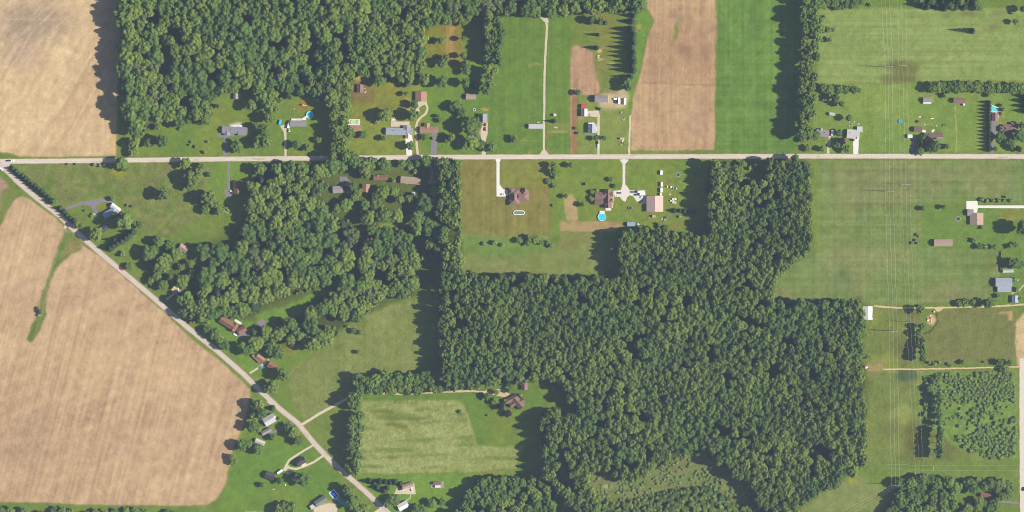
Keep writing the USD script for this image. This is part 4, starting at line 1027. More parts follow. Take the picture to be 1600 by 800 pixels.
# x y radius kind(b broadleaf, y bright, p purple, o olive, c conifer, l column conifer, s shrub) height(0 = from radius)
YARD = """
216 192 15 b 20;211 225 9 b 13;209 238 8 b 10;233 223 7 b 10;255 221 11 b 15;247 198 5 b 8;190 256 10 b 14;281 192 8 b 13;294 188 6 b 12;323 186 10 b 15;312 172 9 b 14;268 178 13 b 18;342 166 4 y 9;307 229 3 s 0;296 226 2 s 0;300 222 2 s 0;
326 222 2.5 s 3;320 238 3 s 4;282 201 3 s 4;371 230 9 b 12;394 165 8 b 16;420 162 11 b 19;402 197 6 b 13;422 184 9 b 17;404 224 9 b 16;416 221 9 b 17;415 205 9 b 17;411 150 10 b 18;428 147 8 b 15;453 152 5 b 10;497 219 5 y 8;464 226 8 b 12;480 230 6 b 9;432 170 6 b 10;440 158 5 b 8;
594 127 9 b 16;664 124 9 b 15;690 129 10 b 17;632 133 5 p 9;636 147 4 b 9;647 163 7 b 14;646 180 9 b 16;601 180 10 b 18;588 191 3 s 5;686 182 3.5 y 7;687 189 4 y 7;708 168 7 b 12;600 216 5 y 8;568 210 6 b 8;641 228 8 b 11;663 215 6 b 7;677 216 3 s 3;706 215 7 y 12;
699 218 6 b 9;735 198 13 b 21;743 194 10 b 16;736 223 12 b 16;751 227 8 b 12;768 229 9 b 13;716 171 9 c 14;722 176 6 b 9;690 64 5 b 13;690 99 7 b 14;697 91 5 b 12;724 38 4 b 10;726 61 4 b 12;725 87 5 b 11;729 102 7 b 14;729 112 6 b 12;727 129 8 b 14;742 134 6 c 9;713 166 7 b 12;
733 28 5 b 12;638 125 7 b 13;
946 36 4 c 17;938 34 5 b 15;936 54 3 c 13;933 75 4 c 15;925 32 6 b 14;980 128 7 b 14;985 120 5 c 16;982 138 6 b 14;975 134 5 b 10;988 14 5 c 14;991 24 5 c 15;988 33 5 c 13;985 5 6 b 14;987 46 5.6 c 19;990 54 5.6 c 20;988 61 5.6 c 19;990 68 5.6 c 20;987 75 5.6 c 21;989 82 5.6 c 20;988 89 5.6 c 19;990 96 5.6 c 20;987 103 5.6 c 19;989 110 5.6 c 19;
904 145 5 b 8;804 217 6 y 9;866 190 3.5 c 9;944 216 4 b 7;930 216 4 b 7;939 171 3 s 5;900 200 2 s 4;903 208 2 s 4;
1293 46 5 b 8;1301 47 4 b 7;1287 44 4 b 7;1297 62 4 b 6;1284 63 3 b 5;1285 137 6 b 10;1297 140 7 b 11;1311 139 7 b 11;1321 140 7 b 11;1333 140 6 b 10;1342 141 4 b 8;1305 153 7 b 12;1314 162 5 b 12;1270 162 4 b 7;1326 184 5 b 12;1265 209 8 b 11;1255 217 6 b 8;1262 231 5 b 7;1285 232 5 b 8;1274 212 7 b 10;
1322 233 7 b 11;1314 222 6 p 9;1308 226 5 b 8;1334 219 2 s 4;1310 208 5 b 9;
1455 137 8 b 13;1464 137 9 b 13;1474 136 8 b 12;1484 137 8 b 12;1494 136 9 b 13;1504 136 8 b 12;1514 136 9 b 13;1524 137 9 b 13;1534 137 9 b 12;1546 137 9 b 13;1558 137 8 b 12;1570 138 8 b 12;1582 138 8 b 12;1594 138 9 b 13;1477 149 4 s 7;1544 149 4 s 7;
1519 48 5 c 22;1585 35 4 b 9;1530 12 6 b 9;1524 5 5 b 10;1598 15 6 b 13;1581 20 3 s 4;1601 150 5 l 12;1601 158 5 l 12;1601 166 5 l 12;1601 174 5 l 12;1566 164 3 s 5;1567 171 3 s 5;1565 178 3 s 4;
1561 214 8 b 11;1571 220 5 b 8;1590 213 9 b 13;1580 218 7 b 10;1590 232 6 p 9;1580 229 5 b 8;1555 233 4 b 6;1596 196 6 b 12;
1449 223 9 p 11;1460 229 8 b 11;1444 218 8 b 10;1454 233 6 b 9;1440 228 6 p 9;1480 229 4 b 8;1437 237 6 b 9;
1442 325 4 y 7;1475 323 4 y 7;1534 312 4 s 5;1542 313 3.5 s 5;1551 313 3.5 s 5;1560 313 3.5 s 4;1569 313 3 s 4;1580 313 3 s 4;1571 307 2.5 s 4;1597 356 12 b 24;1521 375 4 s 5;1531 385 5 b 6;1539 385 3.5 s 5;1553 386 4 b 6;1580 385 4 b 6;1586 383 4 b 6;1534 355 3 s 4;
1433 367 2 s 3;1436 369 2 s 3;1430 375 2 s 3;1426 380 2.5 s 3;1434 380 2 s 3;1583 411 8 b 13;1591 414 6 b 10;1596 412 4 b 7;1500 474 5 b 8;1508 474 6 b 9;1518 472 6 b 9;1542 474 8 b 12;1551 473 5 b 8;1586 437 4 s 5;1589 453 4 s 5;1560 462 4 s 6;1437 478 3 s 5;1594 467 3 s 5;
1437 484 7 b 13;1439 510 6 b 13;1435 520 6 b 12;1440 530 5 b 11;1440 541 7 b 15;1441 550 7 b 16;1442 559 7 b 16;1442 534 5 b 14;1504 566 4 b 7;1562 566 5 b 8;1577 566 5 b 9;1565 577 4 b 6;1572 577 5 b 7;1452 567 3 s 4;1460 568 4 s 5;1468 567 3.5 s 4;1482 568 3 s 4;1486 569 3 s 4;1538 566 2 s 3;
1466 592 6 b 9;1458 594 5 b 8;1452 606 6 b 8;1468 618 6 b 16;1467 628 6 b 16;1466 640 5 b 12;1466 650 5 b 12;1466 660 5 b 14;1468 672 6 b 19;1467 682 7 b 20;1468 692 7 b 21;1467 702 7 b 20;1466 711 6 b 19;1446 630 4 s 5;1444 648 4 s 5;
20 263 4 c 8;25 267 4 c 9;30 271 4 c 9;35 275 4 c 9;40 279 4 c 9;45 283 4 c 9;50 287 4 c 9;55 291 4 c 9;60 295 4 c 9;65 299 4 c 9;70 304 4 c 9;75 308 4 c 9;80 313 4.5 c 9;86 315 5 b 8;95 326 4 c 9;100 331 4 c 9;105 336 4 c 9;110 340 4 c 9;116 345 4.5 c 10;121 350 5 b 9;127 353 5 b 9;
151 366 11 b 17;196 346 15 b 22;186 342 10 b 18;219 350 6 b 9;200 321 2.5 s 3;207 322 2.5 y 4;258 303 11 b 17;247 305 8 b 13;247 377 7 b 12;176 311 4 b 6;172 388 6 c 11;178 384 6 c 12;184 380 6 c 13;190 376 6 c 13;196 372 6 c 13;202 368 6 c 12;208 362 6 c 12;180 375 5 c 11;143 338 2.5 s 3;134 329 2 s 3;212 349 5 b 8;
234 395 11 b 14;250 377 7 b 11;266 383 8 b 10;255 415 13 b 18;262 404 9 b 14;276 397 9 b 12;320 392 13 b 17;345 392 13 b 18;361 402 9 b 14;335 408 9 b 15;326 432 15 b 20;322 448 11 b 16;256 446 9 b 12;286 440 10 b 14;202 416 5 b 7;192 398 4 s 6;236 438 6 y 8;283 417 6 o 8;298 412 6 b 9;246 430 8 b 12;300 430 7 b 11;268 434 6 o 9;
301 279 12 y 19;309 268 8 y 15;298 290 8 b 15;327 310 12 y 18;336 318 8 y 13;290 255 8 b 12;315 261 6 b 9;345 329 7 b 9;322 328 7 b 10;328 273 4 o 5;148 257 3 s 4;157 258 3 s 4;164 258 3 s 4;172 258 3 s 4;105 257 2 s 3;118 257 2 s 3;195 262 6 b 8;354 330 5 s 6;
570 262 12 y 17;572 273 8 y 13;580 255 9 b 13;602 258 11 b 15;534 262 9 b 14;546 246 11 b 17;555 252 10 b 16;536 250 9 b 15;520 258 11 b 16;510 270 9 b 14;640 256 5 b 7;629 256 6 b 8;667 252 9 b 14;654 255 6 b 10;695 258 14 b 19;705 268 8 b 14;686 268 8 b 14;541 321 9 b 14;528 325 8 b 12;667 320 13 b 18;655 330 8 b 13;590 320 10 b 13;
570 320 8 b 12;600 300 9 b 14;615 298 9 b 13;588 305 8 b 12;625 312 7 b 11;640 310 6 b 10;682 300 9 b 15;700 300 10 b 17;700 285 6 b 13;560 300 6 b 10;552 292 7 b 13;555 308 6 b 11;648 268 5 s 6;640 263 4 s 5;615 282 4 s 6;508 292 8 b 13;
337 521 9 b 12;325 516 7 b 10;352 539 9 b 12;345 530 8 b 11;402 535 10 b 14;412 528 7 b 12;385 547 8 b 14;378 541 7 b 12;435 551 11 b 14;425 548 9 b 13;455 530 9 b 13;417 518 9 b 13;435 520 10 b 14;427 528 8 b 12;482 532 9 b 15;490 540 6 b 12;470 525 8 b 14;446 512 8 b 15;455 505 9 b 16;463 515 8 b 15;398 518 5 b 7;315 490 12 b 16;305 482 11 b 16;290 487 11 b 15;325 498 9 b 14;340 488 9 b 14;358 485 9 b 14;372 490 8 b 13;385 484 8 b 13;
443 585 10 b 16;425 605 10 b 15;416 607 7 b 12;406 631 9 b 16;398 633 7 b 14;408 646 9 b 15;398 650 8 b 14;394 665 9 b 15;404 668 6 b 10;380 696 8 b 13;370 697 5 b 10;426 638 5 c 8;436 654 2.5 s 5;460 674 9 b 13;452 668 7 b 11;467 688 8 b 12;427 683 6 b 9;404 701 8 b 10;365 720 6 b 9;363 714 5 b 8;390 692 6 b 9;
476 748 10 b 14;466 747 8 b 12;437 751 6 b 9;411 757 5 b 8;548 727 10 b 15;556 735 8 b 13;552 783 10 b 14;545 770 8 b 12;571 793 7 b 10;560 798 7 b 10;457 793 10 b 14;444 792 8 b 12;435 796 8 b 11;529 756 2.5 s 4;544 763 9 b 14;
578 752 5 c 11;586 754 5 c 12;594 753 5 c 12;602 752 5 c 12;610 754 5 c 11;618 753 5 c 10;626 756 4.5 c 9;606 763 4.5 c 9;590 762 5 c 9;600 766 5 c 9;615 781 9 b 11;607 786 7 b 10;622 778 5 b 7;676 786 8 b 11;690 784 6 b 10;652 794 7 b 9;660 796 7 b 9;645 798 6 b 8;
761 619 6 b 9;772 626 6 b 7;783 635 6 p 9;793 645 6 p 8;776 612 5 b 7;796 610 4 b 7;790 627 4 s 5;814 618 3 s 4;762 649 2 s 3;720 643 3 s 4;
892 258 5 y 9;865 258 5 b 12;865 266 5 b 13;867 272 4 b 9;868 277 3 s 5;857 283 5 y 4;866 290 4 b 5;884 307 4 y 8;911 319 4 y 8;915 287 2.5 s 4;953 281 3.5 b 5;864 321 2 s 3;925 300 4 b 5;924 311 4 b 5;962 291 3.5 b 5;932 298 3 s 4;
837 374 7 b 9;828 371 6 b 8;845 378 5 b 6;824 379 5 b 7;812 376 5 b 7;855 379 4 s 5;861 384 4 b 6;773 379 4 s 6;785 382 4 s 5;756 381 3 s 4;1054 329 4 c 7;1063 329 4 c 7;1070 330 4 c 7;1077 330 4 c 7;1084 331 4 c 7;1030 352 4 s 5;
560 550 3 b 6;552 517 5 b 6;563 519 4 b 5;64 486 4 b 6;61 482 3 s 4;1328 6 3 s 4;1360 8 3 s 4;1288 26 3 s 4;1346 555 6 b 9;1356 558 4 b 5;1182 258 5 b 7;1172 262 4 s 5;1362 492 4 s 4;1160 256 6 b 9;1000 358 5 b 8;1012 356 4 b 7;1040 357 6 b 9;
845 590 6 b 10;800 598 7 b 10;730 602 7 b 11;745 604 6 b 10"""
KIND = dict(b=('broadleaf', 'broadleaf_tree', 'round green tree', 'tree'), y=('bright', 'broadleaf_tree', 'bright yellow green tree', 'tree'), p=('purple', 'broadleaf_tree', 'dark purple leaved tree', 'tree'),
            o=('olive', 'broadleaf_tree', 'dull olive tree', 'tree'), c=('conifer', 'conifer_tree', 'dark pointed conifer', 'tree'), l=('column', 'conifer_tree', 'dark column shaped conifer', 'tree'), s=('bush', 'shrub', 'green rounded shrub', 'shrub'))
DIRS = ['right of', 'above right of', 'above', 'above left of', 'left of', 'below left of', 'below', 'below right of']
ORD = ['nearest', 'second nearest', 'third nearest', 'fourth nearest', 'fifth nearest', 'sixth nearest', 'seventh nearest', 'eighth nearest', 'ninth nearest', 'tenth nearest', 'eleventh nearest', 'twelfth nearest', 'thirteenth nearest', 'fourteenth nearest']
rows = []
for t in YARD.replace('\n', '').split(';'):
    x, y, r, k, h = t.split()
    x, y, r, h = float(x), float(y), float(r), float(h)
    lx, ly, ln = min(((a, b, n) for n, a, b in LAND), key=lambda q: (q[0] - x) ** 2 + (q[1] - y) ** 2)
    d = int(round(math.degrees(math.atan2(ly - y, x - lx)) / 45)) % 8
    size = '' if k == 's' else ('small ' if r < 5 else 'medium ' if r < 9 else 'large ')
    rows.append([x, y, r, k, h or 1.5 + r * 0.6, size + KIND[k][2], DIRS[d], ln, math.hypot(x - lx, y - ly)])
groups = {}
for rw in rows:
    groups.setdefault((rw[5], rw[6], rw[7]), []).append(rw)
for (what, dr, ln), g in groups.items():
    g.sort(key=lambda q: q[8])
    for i, (x, y, r, k, h, *_) in enumerate(g):
        lab = '%s%s %s %s' % (ORD[i] + ' ' if len(g) > 1 else '', what, dr, ln)
        ck, nm, _, ct = KIND[k]
        put_tree(nm, ck, x + RNG.uniform(-.7, .7), y + RNG.uniform(-.7, .7), r * 1.08 * RNG.uniform(.9, 1.12), h * RNG.uniform(.88, 1.12), lab, ct, 'trees and shrubs of the yards')

# clipped hedgerow of columns right of the mauve shed
for i in range(14):
    put_tree('conifer_tree', 'column', 1545.5, 160 + i * 5.7, 4.2, 10.5, 'dark column conifer standing %s in the hedge left of the turquoise pool' % (['topmost', 'second from the top', 'third from the top', 'fourth from the top', 'fifth from the top', 'sixth from the top', 'seventh from the top', 'seventh from the bottom', 'sixth from the bottom', 'fifth from the bottom', 'fourth from the bottom', 'third from the bottom', 'second from the bottom', 'lowest'][i]), 'tree', 'column hedge left of the turquoise pool')

# bushes of the scrub field: too many to place one by one beyond the larger ones
SCRUB_P = Polygon(SCRUB).buffer(-1)
rg = np.random.default_rng(77)
sc = []
for (x, y, r) in scatter(SCRUB_P, 1.3, 3.6, 78, 0.0, 0.85):
    dens = 0.52 + 0.50 * math.exp(-((y - 605) / 24) ** 2) + 0.5 * math.exp(-(((x - 1560) / 32) ** 2 + ((y - 690) / 28) ** 2)) + 0.3 * math.exp(-((x - 1450) / 10) ** 2) - 0.55 * math.exp(-(((x - 1485) / 26) ** 2 + ((y - 665) / 34) ** 2))
    dens += 0.9 * (float(meshkit.noise(np.array([[x / 11, y / 11, 3.0]]), 9)[0]) - 0.5)
    if rg.random() < dens:
        sc.append((x, y, r))
sc.sort(key=lambda t: -t[2])
for x, y, r in sc[:220]:
    put_tree('shrub', 'bush', x, y, r * 1.2, r * 0.95 + 0.4, 'leafy bush scattered over the scrub field at the lower right', 'shrub', 'bushes of the scrub field')
rest = sc[220:]
if rest:
    path = '/World/' + numbered('scrub', '/World')
    pi = UsdGeom.PointInstancer.Define(stage, path)
    tg = []
    for src in CLS['bush']:
        pp = path + '/' + src.rsplit('/', 1)[1].replace('kind_', '')
        UsdGeom.Xform.Define(stage, pp).GetPrim().GetReferences().AddInternalReference(src); tg.append(Sdf.Path(pp))
    pi.CreatePrototypesRel().SetTargets(tg)
    pi.CreateProtoIndicesAttr(Vt.IntArray([int(i) for i in rg.integers(len(tg), size=len(rest))]))
    pi.CreatePositionsAttr(Vt.Vec3fArray([Gf.Vec3f(*P(x, y)) for x, y, r in rest]))
    pi.CreateScalesAttr(Vt.Vec3fArray([Gf.Vec3f(r * 0.9, r * 0.9, r * 0.75 + .3) for x, y, r in rest]))
    tag(pi.GetPrim(), 'small low bushes between the larger ones of the scrub field', 'scrub', None, 'stuff')
# ------------------------------------------------------------------ buildings: wings with walls, roof, doors and windows
def gable_roof(L, W, eave, rise, over=0.4, th=0.18):
    """two slabs meeting at a ridge along x"""
    a, b = L / 2 + over, W / 2 + over
    drop = rise * over / (W / 2)
    prof = [(-b, eave - drop), (0, eave + rise), (b, eave - drop), (b, eave - drop + th), (0, eave + rise + th * 1.15), (-b, eave - drop + th)]
    v = np.array([(x, y, z) for x in (-a, a) for y, z in prof])
    f = []
    for i in range(6):
        j = (i + 1) % 6
        f += [(i, j, j + 6), (i, j + 6, i + 6)]
    for o, fl in ((0, 0), (6, 1)):
        for t in ((0, 1, 5), (1, 4, 5), (1, 2, 4), (2, 3, 4)):
            t = tuple(q + o for q in t)
            f.append(t[::-1] if not fl else t)
    m = trimesh.Trimesh(v, f, process=False); trimesh.repair.fix_normals(m)
    return m

def hip_roof(L, W, eave, rise, over=0.45, th=0.18):
    a, b = L / 2 + over, W / 2 + over
    r = max(a - b, 0.05)
    z = eave - rise * over / (W / 2)
    top = [(-a, -b, z + th), (a, -b, z + th), (a, b, z + th), (-a, b, z + th), (-r, 0, eave + rise + th), (r, 0, eave + rise + th)]
    bot = [(-a, -b, z), (a, -b, z), (a, b, z), (-a, b, z)]
    v = np.array(top + bot)
    f = [(0, 1, 5), (0, 5, 4), (2, 3, 4), (2, 4, 5), (1, 2, 5), (3, 0, 4), (6, 8, 7), (6, 9, 8)]
    for i in range(4):
        j = (i + 1) % 4
        f += [(i, 6 + i, 6 + j), (i, 6 + j, j)]
    m = trimesh.Trimesh(v, f, process=False); trimesh.repair.fix_normals(m)
    return m

def shed_roof(L, W, eave, rise, over=0.3, th=0.16):
    a, b = L / 2 + over, W / 2 + over
    v = np.array([(x, y, eave + rise * (y + W / 2) / W + t) for t in (0, th) for x, y in ((-a, -b), (a, -b), (a, b), (-a, b))])
    m = trimesh.Trimesh(v, [(0, 2, 1), (0, 3, 2), (4, 5, 6), (4, 6, 7), (0, 1, 5), (0, 5, 4), (1, 2, 6), (1, 6, 5), (2, 3, 7), (2, 7, 6), (3, 0, 4), (3, 4, 7)], process=False)
    return m

def gable_walls(L, W, eave, rise):
    prof = Polygon([(-W / 2, 0), (W / 2, 0), (W / 2, eave - 0.02), (0, eave + rise - 0.03), (-W / 2, eave - 0.02)])
    m = trimesh.creation.extrude_polygon(prof, L, engine='earcut')
    m.apply_transform(np.array([[0, 0, 1, -L / 2], [1, 0, 0, 0], [0, 1, 0, 0], [0, 0, 0, 1.0]]))
    return m

def place(m, px, py, ang, org):
    """local building mesh -> metres from the thing's origin"""
    m = m.copy()
    m.apply_transform(trimesh.transformations.rotation_matrix(math.radians(ang), [0, 0, 1]))
    x, y, _ = P(px, py)
    m.apply_translation([x - org[0], y - org[1], 0])
    return m

def house(name, label, category, wings, roof, wall='w_white', openings=True, extras=(), group=None):
    """wings: (px, py, length px, width px, angle, kind g/h/s/f, eave m, rise m[, roof material[, base z]]), ridge along length"""
    ox, oy, _ = P(wings[0][0], wings[0][1])
    t = thing(name, label, category, (ox, oy, 0), group=group)
    for i, wg in enumerate(wings):
        px, py, Lp, Wp, ang, kind, eave, rise = wg[:8]
        rm = wg[8] if len(wg) > 8 else roof
        L, W = Lp * S - 0.8, Wp * S - 0.8
        L, W = max(L, 1.2), max(W, 1.2)
        if kind == 'f':
            part(t, 'wall', place(bx(L, W, eave), px, py, ang, (ox, oy)), M[wall])
            rf = part(t, 'roof', place(bx(L + .5, W + .5, 0.2, (0, 0, eave)), px, py, ang, (ox, oy)), M[rm])
        else:
            part(t, 'wall', place(gable_walls(L, W, eave, rise) if kind == 'g' else bx(L, W, eave - (0.0 if kind == 's' else 0.05)), px, py, ang, (ox, oy)), M[wall])
            fn = dict(g=gable_roof, h=hip_roof, s=shed_roof)[kind]
            rf = part(t, 'roof', place(fn(L, W, eave, rise), px, py, ang, (ox, oy)), M[rm])
            if kind != 's':
                ln = L + 0.7 if kind == 'g' else max(L - W, 0.3)
                part(rf, 'ridge_cap', place(bx(ln, 0.35, 0.09, (0, 0, eave + rise + 0.17)), px, py, ang, (ox, oy)), M[rm])
        if openings:
            wy = W / 2
            if i == 0:
                d = part(t, 'door', place(bx(1.0, 0.08, min(2.05, eave - .2), (L * 0.12, -wy - 0.02, 0.02)), px, py, ang, (ox, oy)), M['wood'])
            if L > 5 and eave > 2:
                for sx in (-0.3, 0.34):
                    for sy in (-1, 1):
                        w_ = part(t, 'window', place(bx(1.3, 0.10, 1.1, (L * sx, sy * (wy + 0.02), 1.0)), px, py, ang, (ox, oy)), M['trim'])
                        part(w_, 'pane', place(bx(1.1, 0.04, 0.9, (L * sx, sy * (wy + 0.085), 1.1)), px, py, ang, (ox, oy)), M['pane'])
    for ex in extras:
        nm, px, py, mesh, mt = ex
        part(t, nm, place(mesh, px, py, 0, (ox, oy)), M[mt])
    return t
def chimney(h=6.0):
    return bx(0.8, 0.8, 1.6, (0, 0, h - 1.6))
def vent(h):
    return cyl(0.18, 0.8, (0, 0, h - 0.4), 8)

house('house', 'grey roofed ranch house with a turning bay before it, upper left', 'house', [(367, 203.5, 40, 11, -2, 'g', 2.7, 1.7), (378, 207, 12, 9, -2, 'g', 2.6, 1.3), (355, 206, 11, 10, 90, 'g', 2.6, 1.3)], 'r_grey', extras=[('chimney', 362, 202.5, chimney(5.2), 'w_brick')])
house('shed', 'small grey roofed shed at the edge of the upper left wood', 'shed', [(368.5, 150.5, 9, 7.5, 90, 'g', 2.6, 1.2)], 'r_lilac', 'w_grey', False)
house('mobile_home', 'grey roofed mobile home beside the small round pool', 'house', [(466, 193.2, 25.5, 9.5, 0, 'g', 3.2, 1.0)], 'r_grey')
house('shed', 'brown roofed shed standing in the dirt yard at the wood', 'shed', [(563, 138.5, 13, 10, 90, 'g', 3.0, 1.5, 'r_mauve')], 'r_mauve', 'w_brown', False)
house('house', 'small brown roofed house below the fenced green pool', 'house', [(555.5, 201, 17, 10.5, 0, 'g', 2.7, 1.5)], 'r_orange')
house('garage', 'brown roofed garage with an upright ridge on the curving drive', 'garage', [(658, 151, 15.5, 18, 90, 'g', 3.0, 2.2, 'r_orange')], 'r_orange', 'w_tan', True)
house('house', 'long grey roofed ranch house with the pale concrete drive', 'house', [(624, 205.5, 42, 11, -1.5, 'g', 2.8, 1.8), (636, 202.5, 13, 12, 90, 'g', 2.8, 1.6, 'r_lilac'), (638, 211, 11, 8, 90, 'g', 2.6, 1.2, 'r_cream')], 'r_bluegrey', extras=[('chimney', 616, 204.5, chimney(5.6), 'w_brick')])
house('house', 'pink brown roofed ranch house beside the grey asphalt drive', 'house', [(670.5, 203, 29, 10, 0, 'g', 2.8, 1.9), (667, 198.5, 12, 9, 90, 'g', 2.7, 1.5)], 'r_orange', 'w_brick', extras=[('chimney', 676, 202, chimney(5.6), 'w_brick')])
house('shed', 'small tan roofed shed left of the upper tree belt', 'shed', [(736, 151, 16, 9, 0, 'g', 3.0, 1.4)], 'r_tan', 'w_tan', False)
house('garage', 'dark roofed garage above the two red cars', 'garage', [(754.5, 185, 14, 14, 90, 'g', 3.4, 3.2)], 'r_grey', 'w_grey', True)
house('shed', 'small dark grey shed beside the pinkish drive', 'shed', [(743, 211, 7, 7, 90, 'g', 2.4, 1.0)], 'r_dark', 'w_grey', False)
house('shed', 'long low grey metal shed beside the cream lane', 'shed', [(838, 197.5, 24, 7.5, 0, 'g', 2.8, 1.0)], 'r_pale', 'w_grey', False)
house('barn', 'lilac roofed pole barn in the upper farmyard', 'barn', [(939.5, 154.5, 20.5, 11, 0, 'g', 4.2, 2.6)], 'r_lilac', 'w_white', False)
house('shed', 'small red roofed shed in the upper farmyard', 'shed', [(912.5, 166, 9, 6.5, 0, 'g', 2.4, 1.0)], 'r_red', 'w_red', False)
house('shed', 'white and grey roofed shed left of the pale farm drive', 'shed', [(913, 176, 12, 10, 90, 'g', 3.6, 2.0)], 'r_pale', 'w_blue', False)
house('farmhouse', 'white roofed farmhouse beside the upper farm drive', 'house', [(925, 201, 14, 13, 90, 'g', 3.8, 2.4, 'r_bluegrey'), (924, 195, 10, 7, 0, 'f', 3.2, 0, 'r_white'), (930, 202, 8, 5, 90, 's', 2.4, 0.5, 'r_white')], 'r_bluegrey', extras=[('chimney', 924, 201, chimney(7.0), 'w_brick')])
house('house', 'large hip roofed house at the end of the white drive', 'house', [(804, 308, 23, 15, 90, 'h', 3.2, 3.4), (815, 307, 22, 14, 0, 'h', 3.2, 3.2), (819, 301, 13, 9, 45, 'h', 3.1, 2.4), (802, 316, 14, 9, 0, 'h', 3.1, 2.2), (799, 299, 10, 9, 90, 'h', 3.1, 2.2)], 'r_mauve', 'w_tan', extras=[('chimney', 812, 303, chimney(7.4), 'w_brick')])
house('house', 'brown house with several gables beside the blue round pool', 'house', [(950, 310.5, 29, 12, 90, 'g', 3.3, 3.4), (938, 306, 17, 11, 0, 'g', 3.2, 3.0, 'r_mauve'), (951, 303.5, 13, 9, 0, 'g', 3.4, 3.0), (936, 315.5, 14, 9, 0, 'g', 3.1, 2.4), (951.5, 316, 14, 9, 35, 'g', 3.3, 2.8, 'r_mauve'), (957, 309, 20, 5, 90, 's', 2.8, 0.8, 'r_tan')], 'r_brown', 'w_brick', extras=[('chimney', 941, 305, chimney(7.6), 'w_brick'), ('deck', 950.5, 322, bx(10, 4.5, 0.9), 'deck'), ('deck', 950.5, 327, bx(6.5, 3.2, 0.6), 'deck')])
house('barn', 'big barn with a pale pink metal roof beside the gravel yard', 'barn', [(1023, 318.5, 25, 26, 90, 'g', 4.0, 3.4)], 'r_pink', 'w_red', False, extras=[('sliding_door', 1009.3, 314, bx(0.12, 4, 3.4), 'trim')])
house('shed', 'light blue metal shed at the end of the long tilled plot', 'shed', [(986, 350.3, 12.5, 6.5, 0, 'g', 2.8, 0.7)], 'r_lightblue', 'w_blue', False)
house('house', 'grey roofed house among trees right of the tall belt', 'house', [(1285, 208.5, 20, 11, -6, 'g', 2.8, 1.9), (1282, 204.5, 8, 6, 84, 'g', 2.6, 1.2)], 'r_lilac', 'w_tan', extras=[('chimney', 1289, 207, chimney(5.6), 'w_brick')])
house('house', 'white roofed house with an upper right wing by the power lines', 'house', [(1333, 209.5, 20, 14, -4, 'g', 2.9, 1.8), (1343, 202, 9, 9, 0, 'f', 3.0, 0, 'r_pale'), (1339, 213, 8, 7, 90, 'g', 2.7, 1.2)], 'r_pale', 'w_white', extras=[('chimney', 1328, 208, chimney(5.4), 'w_brick')])
house('shed', 'tiny pale shed with a bright end on the upper right lawn', 'shed', [(1300, 178.5, 9, 5, -10, 'g', 2.4, 0.9)], 'r_pale', 'w_white', False)
house('shed', 'grey shed with a bright white front below the round tree row', 'shed', [(1449, 156, 14, 7.5, 0, 'g', 3.0, 1.4), (1448.5, 161, 13, 3, 0, 'f', 2.2, 0, 'r_white')], 'r_lilac', 'w_white', False)
house('shed', 'mauve roofed shed at the head of the thin path', 'shed', [(1499, 157, 19, 8, 0, 'g', 3.2, 1.5), (1506, 163.5, 3.5, 3.5, 0, 'f', 2.2, 0, 'r_white')], 'r_mauve', 'w_tan', False)
house('house', 'long brown roofed house behind the dark red trees', 'house', [(1458.5, 211.5, 29, 8.5, 0, 'g', 2.8, 1.7), (1434, 202, 13, 8.5, 0, 'g', 2.8, 1.5), (1468, 215, 10, 5, 0, 'g', 2.6, 1.0, 'r_lilac')], 'r_brown', 'w_brick', extras=[('chimney', 1452, 210.5, chimney(5.4), 'w_brick')])
house('shed', 'plain small white roofed shed left of the long brown house', 'shed', [(1421.7, 213, 8, 6, 0, 'f', 2.8, 0)], 'r_white', 'w_white', False)
house('shed', 'tiny brown roofed garden shed above the long brown house', 'shed', [(1437, 190, 5.5, 4, 0, 'g', 2.2, 0.7)], 'r_mauve', 'w_brown', False)
house('house', 'mauve hip roofed house with the turquoise pool behind it', 'house', [(1578, 201, 25, 13, 0, 'h', 3.0, 2.4), (1566, 201, 8, 9, 90, 'h', 2.9, 1.6), (1583, 196, 10, 9, 90, 'h', 2.9, 1.8)], 'r_mauve', 'w_brick', extras=[('chimney', 1580, 198, chimney(6.2), 'w_brick')])
house('garage', 'mauve roofed garage directly below the turquoise pool', 'garage', [(1554.5, 182.5, 13, 10, 90, 'g', 2.9, 1.5)], 'r_mauve', 'w_brick', True)
house('house', 'grey and pink roofed house on the white concrete pad', 'house', [(1525.5, 342, 18.5, 21, 90, 'g', 2.9, 2.6, 'r_tan'), (1516, 332, 10, 10, 0, 'g', 2.8, 1.6, 'r_lilac')], 'r_tan', 'w_tan', extras=[('chimney', 1527.5, 344, chimney(6.2), 'w_brick')])
house('shed', 'long pinkish grey roofed shed in the right hand lawn', 'shed', [(1473.5, 379.3, 29, 11, 0, 'g', 3.4, 1.9)], 'r_tan', 'w_grey', False)
house('barn', 'blue grey metal roofed barn near the right edge', 'barn', [(1568, 441, 26, 13.5, 0, 'g', 4.0, 1.6), (1569, 452, 22, 9, 0, 's', 3.2, 0.7)], 'r_bluegrey', 'w_blue', False, extras=[('roof_patch', 1571.5, 438, bx(5.2, 0.05, 0.05, (0, 0, 3)), 'r_grey')])
house('shed', 'small bluish metal shed below the blue grey barn', 'shed', [(1585.5, 467.5, 11.5, 10, 90, 'g', 3.0, 1.6)], 'r_bluegrey', 'w_blue', False)
house('pole_shed', 'white roofed open shed at the right edge of the central wood', 'shed', [(1355.5, 489, 21, 15, 90, 'g', 3.0, 1.4)], 'r_white', 'w_white', False)
house('shed', 'tiny white shed beside the brown dirt pad at the wood', 'shed', [(1353.5, 573.5, 4.5, 4, 20, 'g', 2.2, 0.8)], 'r_white', 'w_white', False)
